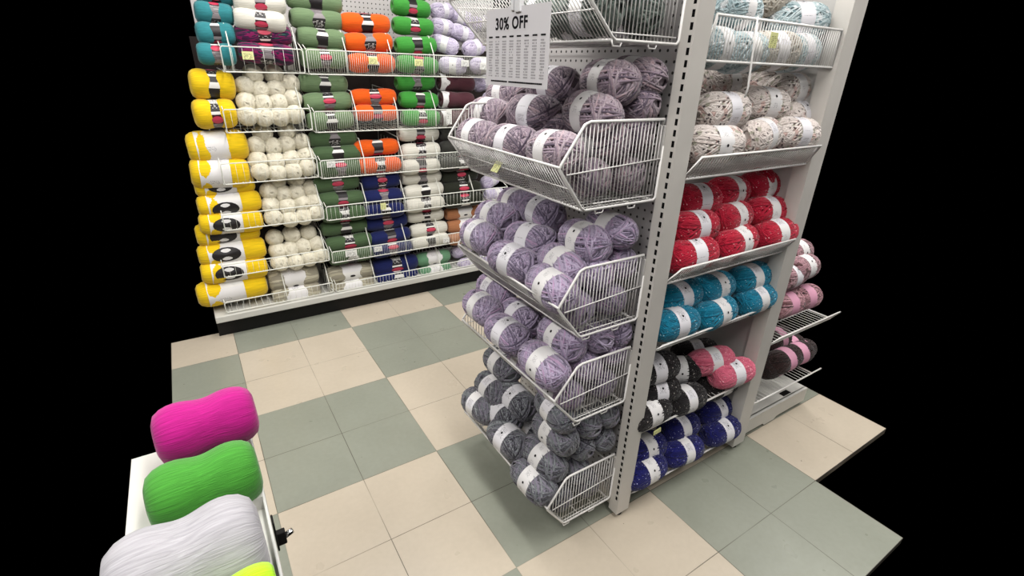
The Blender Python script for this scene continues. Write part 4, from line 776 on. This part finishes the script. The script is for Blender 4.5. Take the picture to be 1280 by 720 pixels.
 ('wound_a', 'grey', 0.211, -0.5, 0.13, 'y', -3.9, 3.1, 356, 0.17, 0.105, 'grey skein, lower front one inside, lowest endcap basket', 'grey skeins in the endcap baskets'),
 ('wound_a', 'grey', 0.34, -0.31, 0.13, 'y', -3.0, 3.5, 168, 0.17, 0.105, 'grey skein, lower back one deeper inside, lowest endcap basket', 'grey skeins in the endcap baskets'),
 ('wound_a', 'grey', 0.325, -0.5, 0.13, 'y', 5.8, 3.7, 48, 0.17, 0.105, 'grey skein, lower back one inside, lowest endcap basket', 'grey skeins in the endcap baskets'),
 ('wound_a', 'grey', 0.265, -0.31, 0.219, 'y', -1.4, -1.3, 267, 0.17, 0.105, 'grey skein, middle one deeper inside, lowest endcap basket', 'grey skeins in the endcap baskets'),
 ('wound_a', 'grey', 0.275, -0.5, 0.219, 'y', 5.3, 1.7, 6, 0.17, 0.105, 'grey skein, middle one inside, lowest endcap basket', 'grey skeins in the endcap baskets'),
 ('wound_c', 'pale teal', 0.681, -0.53, 1.62, 'x', 8.1, 4.0, 10, 0.19, 0.108, 'pale teal skein with white label, top left one, top shelf beside the post', 'pale teal skeins on the side bay shelves'),
 ('wound_c', 'pale teal', 0.983, -0.53, 1.612, 'x', -23.0, -1.3, -14, 0.19, 0.108, 'pale teal skein with white label, top right one, top shelf beside the post', 'pale teal skeins on the side bay shelves'),
 ('wound_c', 'pale teal', 0.571, -0.56, 1.523, 'x', 4.1, 1.1, 11, 0.19, 0.108, 'pale teal skein with white label, bottom left one, top shelf beside the post', 'pale teal skeins on the side bay shelves'),
 ('wound_c', 'pale teal', 0.685, -0.57, 1.516, 'x', 5.9, -3.1, -4, 0.19, 0.108, 'pale teal skein with white label, bottom middle one, top shelf beside the post', 'pale teal skeins on the side bay shelves'),
 ('wound_c', 'pale teal', 0.941, -0.57, 1.526, 'x', 4.4, -3.5, -3, 0.19, 0.108, 'pale teal skein with white label, bottom right one, top shelf beside the post', 'pale teal skeins on the side bay shelves'),
 ('wound_p', 'beige', 0.946, -0.47, 1.665, 'x', 17.2, 3.9, -9, 0.19, 0.108, 'beige skein with white label, upper one, top shelf beside the post', 'beige skeins on the side bay shelves'),
 ('wound_p', 'beige', 0.819, -0.57, 1.525, 'x', -7.8, -2.8, 19, 0.19, 0.108, 'beige skein with white label, lower one, top shelf beside the post', 'beige skeins on the side bay shelves'),
 ('wound_p', 'cream-pink', 0.651, -0.57, 1.367, 'x', 0.5, -0.5, -13, 0.19, 0.108, 'cream-pink skein with white label, upper left one, second shelf beside the post', 'cream-pink skeins on the side bay shelves'),
 ('wound_p', 'cream-pink', 0.882, -0.54, 1.38, 'x', -8.6, 2.8, -10, 0.19, 0.108, 'cream-pink skein with white label, upper middle one, second shelf beside the post', 'cream-pink skeins on the side bay shelves'),
 ('wound_p', 'cream-pink', 1.05, -0.52, 1.421, 'x', -0.5, -3.0, -17, 0.19, 0.108, 'cream-pink skein with white label, upper right one, second shelf beside the post', 'cream-pink skeins on the side bay shelves'),
 ('wound_p', 'cream-pink', 1.064, -0.55, 1.34, 'x', 3.2, -2.9, 12, 0.19, 0.108, 'cream-pink skein with white label, middle right one, second shelf beside the post', 'cream-pink skeins on the side bay shelves'),
 ('wound_p', 'cream-pink', 0.598, -0.6, 1.285, 'x', -8.8, 0.5, 18, 0.19, 0.108, 'cream-pink skein with white label, lower left one, second shelf beside the post', 'cream-pink skeins on the side bay shelves'),
 ('wound_p', 'cream-pink', 0.806, -0.6, 1.296, 'x', 13.7, -3.4, 19, 0.19, 0.108, 'cream-pink skein with white label, lower middle one, second shelf beside the post', 'cream-pink skeins on the side bay shelves'),
 ('wound_p', 'cream-pink', 0.989, -0.6, 1.296, 'x', -7.1, 2.4, -20, 0.19, 0.108, 'cream-pink skein with white label, lower right one, second shelf beside the post', 'cream-pink skeins on the side bay shelves'),
 ('wound_p', 'cream-pink', 0.811, -0.44, 1.432, 'x', 0.2, 3.6, 4, 0.19, 0.108, 'cream-pink skein with white label, left back one, second shelf beside the post', 'cream-pink skeins on the side bay shelves'),
 ('wound_p', 'cream-pink', 1.06, -0.44, 1.429, 'x', 3.4, -0.2, -19, 0.19, 0.108, 'cream-pink skein with white label, right back one, second shelf beside the post', 'cream-pink skeins on the side bay shelves'),
 ('wound_r', 'red', 0.688, -0.51, 1.098, 'x', -3.4, 2.2, 0, 0.19, 0.108, 'red skein with white label, top left one, third shelf beside the post', 'red skeins on the side bay shelves'),
 ('wound_r', 'red', 0.865, -0.5, 1.104, 'x', 6.6, 3.5, 6, 0.19, 0.108, 'red skein with white label, top middle one, third shelf beside the post', 'red skeins on the side bay shelves'),
 ('wound_r', 'red', 1.049, -0.5, 1.108, 'x', -2.8, 0.7, -11, 0.19, 0.108, 'red skein with white label, top right one, third shelf beside the post', 'red skeins on the side bay shelves'),
 ('wound_r', 'red', 0.633, -0.56, 1.031, 'x', -0.8, 1.8, 12, 0.19, 0.108, 'red skein with white label, middle left one, third shelf beside the post', 'red skeins on the side bay shelves'),
 ('wound_r', 'red', 0.828, -0.55, 1.033, 'x', 6.2, -0.5, 16, 0.19, 0.108, 'red skein with white label, middle centre one, third shelf beside the post', 'red skeins on the side bay shelves'),
 ('wound_r', 'red', 1.026, -0.55, 1.031, 'x', -4.9, 2.5, -13, 0.19, 0.108, 'red skein with white label, middle right one, third shelf beside the post', 'red skeins on the side bay shelves'),
 ('wound_r', 'red', 0.591, -0.6, 0.962, 'x', -5.6, -1.6, -12, 0.19, 0.108, 'red skein with white label, bottom left one, third shelf beside the post', 'red skeins on the side bay shelves'),
 ('wound_r', 'red', 0.805, -0.6, 0.967, 'x', 5.3, -3.4, -5, 0.19, 0.108, 'red skein with white label, bottom centre one, third shelf beside the post', 'red skeins on the side bay shelves'),
 ('wound_r', 'red', 1.026, -0.6, 0.964, 'x', -4.1, -2.5, -14, 0.19, 0.108, 'red skein with white label, bottom right one, third shelf beside the post', 'red skeins on the side bay shelves'),
 ('wound_t', 'teal', 0.649, -0.54, 0.783, 'x', -1.4, -4.0, 5, 0.19, 0.108, 'teal skein with white label, upper left one, fourth shelf beside the post', 'teal skeins on the side bay shelves'),
 ('wound_t', 'teal', 0.818, -0.55, 0.785, 'x', 2.7, 2.1, -17, 0.19, 0.108, 'teal skein with white label, upper middle one, fourth shelf beside the post', 'teal skeins on the side bay shelves'),
 ('wound_t', 'teal', 1.015, -0.56, 0.785, 'x', -4.1, -3.7, -4, 0.19, 0.108, 'teal skein with white label, upper right one, fourth shelf beside the post', 'teal skeins on the side bay shelves'),
 ('wound_t', 'teal', 0.572, -0.6, 0.732, 'x', -3.5, 1.2, 10, 0.19, 0.108, 'teal skein with white label, lower left one, fourth shelf beside the post', 'teal skeins on the side bay shelves'),
 ('wound_t', 'teal', 0.781, -0.6, 0.717, 'x', 2.9, -1.5, -2, 0.19, 0.108, 'teal skein with white label, lower middle one, fourth shelf beside the post', 'teal skeins on the side bay shelves'),
 ('wound_t', 'teal', 1.011, -0.6, 0.716, 'x', -0.3, -3.4, -5, 0.19, 0.108, 'teal skein with white label, lower right one, fourth shelf beside the post', 'teal skeins on the side bay shelves'),
 ('wound_k', 'black', 0.565, -0.56, 0.539, 'x', -10.8, -3.9, 12, 0.19, 0.108, 'black skein with white label, upper left one, fifth shelf beside the post', 'black skeins on the side bay shelves'),
 ('wound_k', 'black', 0.779, -0.5, 0.43, 'x', -29.1, -2.9, 6, 0.19, 0.108, 'black skein with white label, upper second one, fifth shelf beside the post', 'black skeins on the side bay shelves'),
 ('wound_k', 'black', 0.948, -0.45, 0.43, 'x', -21.7, -2.3, -8, 0.19, 0.108, 'black skein with white label, upper middle one, fifth shelf beside the post', 'black skeins on the side bay shelves'),
 ('wound_k', 'black', 1.209, -0.42, 0.412, 'x', 4.0, 3.1, 2, 0.19, 0.108, 'black skein with white label, back right one, fifth shelf beside the post', 'black skeins on the side bay shelves'),
 ('wound_k', 'black', 0.519, -0.6, 0.402, 'x', -2.2, -3.2, -4, 0.19, 0.108, 'black skein with white label, lower left one, fifth shelf beside the post', 'black skeins on the side bay shelves'),
 ('wound_k', 'black', 0.712, -0.6, 0.383, 'x', -2.0, 3.3, 2, 0.19, 0.108, 'black skein with white label, lower middle one, fifth shelf beside the post', 'black skeins on the side bay shelves'),
 ('wound_k', 'black', 0.58, -0.57, 0.45, 'x', -12.6, 3.0, 19, 0.19, 0.108, 'black skein with white label, middle left one, fifth shelf beside the post', 'black skeins on the side bay shelves'),
 ('wound_k', 'black', 0.962, -0.57, 0.342, 'x', -3.6, -3.9, -19, 0.19, 0.108, 'black skein with white label, lower right one, fifth shelf beside the post', 'black skeins on the side bay shelves'),
 ('wound_q', 'pink', 0.91, -0.55, 0.456, 'x', -15.1, -2.1, 7, 0.19, 0.108, 'pink skein with white label, back one, fifth shelf beside the post', 'pink skeins on the side bay shelves'),
 ('wound_q', 'pink', 0.967, -0.61, 0.417, 'x', -10.4, -3.9, -12, 0.19, 0.108, 'pink skein with white label, front one, fifth shelf beside the post', 'pink skeins on the side bay shelves'),
 ('wound_n', 'navy', 0.589, -0.56, 0.181, 'x', -2.7, 1.7, -11, 0.19, 0.108, 'navy skein with white label, upper left one, lowest shelf beside the post', 'navy skeins on the side bay shelves'),
 ('wound_n', 'navy', 0.795, -0.55, 0.184, 'x', -1.9, 2.4, -10, 0.19, 0.108, 'navy skein with white label, upper middle one, lowest shelf beside the post', 'navy skeins on the side bay shelves'),
 ('wound_n', 'navy', 1.014, -0.55, 0.183, 'x', 1.9, 3.1, 11, 0.19, 0.108, 'navy skein with white label, upper right one, lowest shelf beside the post', 'navy skeins on the side bay shelves'),
 ('wound_n', 'navy', 0.55, -0.61, 0.133, 'x', 0.6, -0.5, -16, 0.19, 0.108, 'navy skein with white label, lower left one, lowest shelf beside the post', 'navy skeins on the side bay shelves'),
 ('wound_n', 'navy', 0.756, -0.61, 0.131, 'x', -3.8, 3.2, 3, 0.19, 0.108, 'navy skein with white label, lower middle one, lowest shelf beside the post', 'navy skeins on the side bay shelves'),
 ('wound_n', 'navy', 0.992, -0.61, 0.127, 'x', -2.2, 0.7, 4, 0.19, 0.108, 'navy skein with white label, lower right one, lowest shelf beside the post', 'navy skeins on the side bay shelves'),
 ('wound_n', 'navy', 1.251, -0.5, 0.096, 'x', -1.1, -1.0, 14, 0.19, 0.108, 'navy skein with white label, upper far right one, lowest shelf beside the post', 'navy skeins on the side bay shelves'),
 ('wound_r', 'red', 1.045, -0.5, 1.085, 'z', 0, 0, 0, 0.17, 0.1, 'red skein standing upright at the right end of the third shelf', 'red skeins on the side bay shelves'),
 ('wound_u', 'dusty pink', 1.288, -0.56, 0.737, 'x', 1.1, 0, 11, 0.18, 0.11, 'dusty pink skein, upper left one in the far bay past the second post', 'pink and brown skeins in the far bay'),
 ('wound_u', 'dusty pink', 1.371, -0.56, 0.756, 'x', 1.7, 0, -27, 0.18, 0.11, 'dusty pink skein, upper right one in the far bay past the second post', 'pink and brown skeins in the far bay'),
 ('wound_u', 'pink and brown', 1.283, -0.58, 0.623, 'x', -3.5, 0, 7, 0.18, 0.11, 'pink and brown skein, middle left one in the far bay past the second post', 'pink and brown skeins in the far bay'),
 ('wound_u', 'pink and brown', 1.413, -0.58, 0.622, 'x', -4.8, 0, 1, 0.18, 0.11, 'pink and brown skein, middle right one in the far bay past the second post', 'pink and brown skeins in the far bay'),
 ('wound_b', 'brown', 1.456, -0.5, 0.369, 'x', 3.8, 0, -8, 0.18, 0.11, 'brown skein, left one in the far bay past the second post', 'pink and brown skeins in the far bay'),
 ('wound_b', 'brown', 1.336, -0.58, 0.316, 'x', -1.1, 0, -3, 0.18, 0.11, 'brown skein, lower left one in the far bay past the second post', 'pink and brown skeins in the far bay'),
 ('wound_b', 'brown', 1.589, -0.55, 0.279, 'x', -5.2, 0, -30, 0.18, 0.11, 'brown skein, lower right one in the far bay past the second post', 'pink and brown skeins in the far bay'),
 ('wound_u', 'dusty pink', 1.411, -0.5, 0.795, 'x', 0.8, 0, 4, 0.18, 0.11, 'dusty pink skein, upper back one in the far bay past the second post', 'pink and brown skeins in the far bay'),
 ('wound_b', 'brown', 1.738, -0.44, 0.221, 'x', -5.5, 0, 15, 0.18, 0.11, 'brown skein, back upper one in the far bay past the second post', 'pink and brown skeins in the far bay'),
 ('wound_b', 'brown', 1.836, -0.46, 0.174, 'x', -4.6, 0, 23, 0.18, 0.11, 'brown skein, back lower one in the far bay past the second post', 'pink and brown skeins in the far bay'),
 ('wound_b', 'brown', 1.364, -0.6, 0.343, 'x', -1.5, 0, -10, 0.18, 0.11, 'brown skein, front one in the far bay past the second post', 'pink and brown skeins in the far bay'),
 ('wall_n', 'magenta', -0.695, -0.56, 0.832, 'x', 3, 0, 0, 0.17, 0.115, 'bright magenta skein sticking out of the display at the left foreground', 'skeins on the left foreground display'),
 ('wall_n', 'grass green', -0.711, -0.68, 0.795, 'x', 3, 0, 0, 0.17, 0.12, 'bright grass green skein sticking out of the display at the left foreground', 'skeins on the left foreground display'),
 ('wall_n', 'soft white', -0.734, -0.86, 0.818, 'x', 3, 0, 0, 0.19, 0.15, 'soft white skein, largest on the left foreground display', 'skeins on the left foreground display'),
 ('wall_n', 'chartreuse', -0.695, -0.965, 0.843, 'x', 3, 0, 0, 0.12, 0.06, 'bright chartreuse skein sticking out of the display at the left foreground', 'skeins on the left foreground display'),
]
def add(name, me, root):
    o = bpy.data.objects.new(name, me); COL.objects.link(o); o.parent = root; return o
rs = random.Random(9)
for n_, (kind, col, x, y, z, ax, yaw, pit, roll, L, D, lab, grp) in enumerate(SKEINS):
    ball = kind == 'ball'
    t = thing('yarn_ball' if ball else 'yarn_skein', lab, 'yarn', (x, y, z), grp)
    base = -90 if ax == 'y' else (90 if ax == 'z' else 0)
    t.rotation_euler = (math.radians(roll), math.radians(pit), math.radians(yaw+base))
    if ax == 'z': t.rotation_euler = (0, math.radians(90), .4)
    if kind.startswith('wall_'):
        t.scale = (L/L0, D/D0, D/D0); add('yarn', smooth_for(col, n_ % 2), t)
        if kind == 'wall_s': add('label_band', dark_bands[n_ % 2], t)
        elif kind == 'wall_w': add('label_band', (yellow_band if roll > -8 and 'fourth' in lab or 'fifth' in lab and col == 'yellow' else (yellow_plain if col == 'yellow' else white_wide)), t)
        elif kind == 'wall_m': add('label_band', grey_band, t)
    elif ball:
        t.scale = (L/.14, D/.1, D/.1); add('yarn', wound_for('cream', n_ % 3), t)
    else:
        t.scale = (L/SL, D/SD, D/SD); add('yarn', wound_for(col, n_ % 3 if col in ('mauve-grey', 'lilac', 'grey') else n_ % 2), t)
        add('label_band', pink_band if col in ('pink and brown', 'brown') else bands[n_ % 3], t)

# ------------------------------------------------------------------ 30% OFF sign
sg = thing('sale_sign', 'white card sign reading 30% OFF above a price table, clipped to the top bin', 'sign', (.052, -.43, 1.42))
W_, H_ = .262, .165
m = MB(); m.box((-.0006, -W_/2, 0), (.0006, W_/2, H_)); m.build('card', M['sign'], sg)
def text(body, size, y, z, off=0.0, mat=None, name='heading', sx=1.0, bold=.0):
    cu = bpy.data.curves.new(name, 'FONT'); cu.body = body; cu.size = size; cu.align_x = 'CENTER'; cu.align_y = 'CENTER'; cu.offset = bold; cu.extrude = .0002; cu.space_character = 1.1
    tmp = bpy.data.objects.new('lettering', cu); me = bpy.data.meshes.new_from_object(tmp); bpy.data.objects.remove(tmp)
    me.materials.clear(); me.materials.append(mat or M['ink']); o = bpy.data.objects.new(name, me); COL.objects.link(o); o.parent = sg
    o.location = (-.001, y, z); o.rotation_euler = (PI/2, 0, -PI/2); o.scale = (sx, 1, 1); return o
text('30% OFF', .034, .02, H_-.033, bold=.0009)
m = MB()
cols = 8; rowsn = 14
for i in range(cols):
    yy = W_/2-.022-i*(W_-.044)/(cols-1)
    m.box((-.0012, yy-.0085, H_-.0605), (-.0006, yy+.0085, H_-.0572))
m.build('table_heading', M['ink'], sg)
m = MB(); rt = random.Random(3)
for i in range(cols):
    yy = W_/2-.022-i*(W_-.044)/(cols-1)
    for j in range(rowsn):
        z = H_-.070-j*.0058; q = 0
        for g in range(4):
            if rt.random() < .88: m.box((-.0011, yy+.0085-g*.0044-.0032, z), (-.0006, yy+.0085-g*.0044, z+.0030))
m.build('table_figures', M['ink_grey'], sg)
m = MB()
for g in range(44):
    if rt.random() < .9: m.box((-.0012, W_/2-.02-g*.0051-.004, .008), (-.0006, W_/2-.02-g*.0051, .0115))
m.build('footnote', M['ink'], sg)
m = MB(); m.box((-.006, -.022, H_-.012), (.006, .0, H_+.03)); m.box((-.006, .004, H_-.008), (.006, .016, H_+.03)); bevel(m.build('clip', M['clear'], sg))
sg.rotation_euler = (0, 0, 0)

# ------------------------------------------------------------------ price tags
def tag(loc, w_, h, mat, facing, label, tilt=0):
    m = MB(); m.box((-w_/2, -.0008, -h/2), (w_/2, .0008, h/2)); m.quad([(-w_/2, -.0012, -h/2), (w_/2, -.0012, -h/2), (w_/2, -.0012, h/2), (-w_/2, -.0012, h/2)])
    o = m.build('price_tag', mat); o.location = loc
    o.rotation_euler = (0, tilt, 0) if facing == 'y' else (-.6, 0, -PI/2)
    o['label'] = label; o['category'] = 'price tag'; o['group'] = 'shelf price tags'
TG = [(-.287, 1.475, 'tag_y', 'yellow price tag under the variegated purple skeins, top left basket'),
      (.332, 1.472, 'tag_y', 'yellow price tag on the rail below the orange skeins, top row'),
      (.60, 1.47, 'tag_y', 'yellow price tag on the rail below the bright green skeins, top row'),
      (.90, 1.475, 'tag_w', 'left white price tag on the rail below the pale lilac pile, top row'),
      (1.03, 1.462, 'tag_w', 'right white price tag on the rail below the pale lilac pile, top row')]
for x, z, mt, lb in TG: tag((x, 1.442, z), .05, .036, M[mt], 'y', lb)
tag((.785, 1.442, 1.17), .036, .09, M['tag_w'], 'y', 'tall white price tag on the rail below the maroon skeins, second row')
tag((.012+.03, 1.442, .93), .045, .035, M['tag_w'], 'y', 'white price tag at the left of the third row below the green skeins')
tag((.325, 1.442, .655), .035, .04, M['tag_y'], 'y', 'yellow price tag on the rail below the navy skeins, fourth row')
tag((.10, 1.442, .385), .07, .038, M['tag_w'], 'y', 'white price tag below the green skeins, fifth row')
tag((.27, 1.442, .385), .05, .034, M['tag_w'], 'y', 'white price tag below the navy skeins, fifth row')
tag((.745, 1.442, .37), .045, .035, M['tag_w'], 'y', 'white price tag below the white skeins, fifth row')
tag((.695, -.652, 1.545), .030, .036, M['tag_y'], 'y', 'yellow price tag on the top side shelf with pale teal yarn')
tag((.535, -.645, .345), .034, .018, M['tag_y'], 'y', 'yellow-green price tag on the shelf edge below the black skeins', -.1)
tag((.105, -.27, 1.203), .034, .034, M['tag_y'], 'x', 'yellow price tag on the front of the mauve-grey bin')
m = MB(); m.tube([(.638, -.632, 1.595), (.636, -.640, 1.52), (.64, -.645, 1.43), (.634, -.645, 1.408)], .0028, 6)
o = m.build('hanging_strip', M['wire'], None, True); o['label'] = 'thin white strip hanging down from the top side shelf'; o['category'] = 'strip'

# ------------------------------------------------------------------ left foreground display
dt = thing('display_rack', 'pale display shelf with clear front lip at the left foreground', 'shelf', (-.75, -.8, .70))
m = MB(); m.box((-.08, -.42, .02), (.116, .08, .034)); m.box((-.08, .08, .02), (.116, .30, .062)); m.build('shelf_board', M['deck'], dt)
m = MB(); m.box((.115, -.42, -.03), (.120, .30, .055)); bevel(m.build('front_lip', plain('clear_lip', '#c9c9c6', .25, .5), dt))
m = MB(); m.box((.1205, .056, -.055), (.124, .08, .015)); m.box((.122, .062, -.05), (.138, .074, -.02)); bevel(m.build('bracket', M['rubber'], dt))
m = MB(); m.tube([(.136, .068, -.036), (.150, .068, -.03)], .0055, 10); m.build('bracket_knob', M['chrome'], dt, smooth=True)
m = MB(); m.box((-.08, -.42, -.70), (-.06, .30, .02)); m.build('leg_panel', M['panel_plain'], dt)
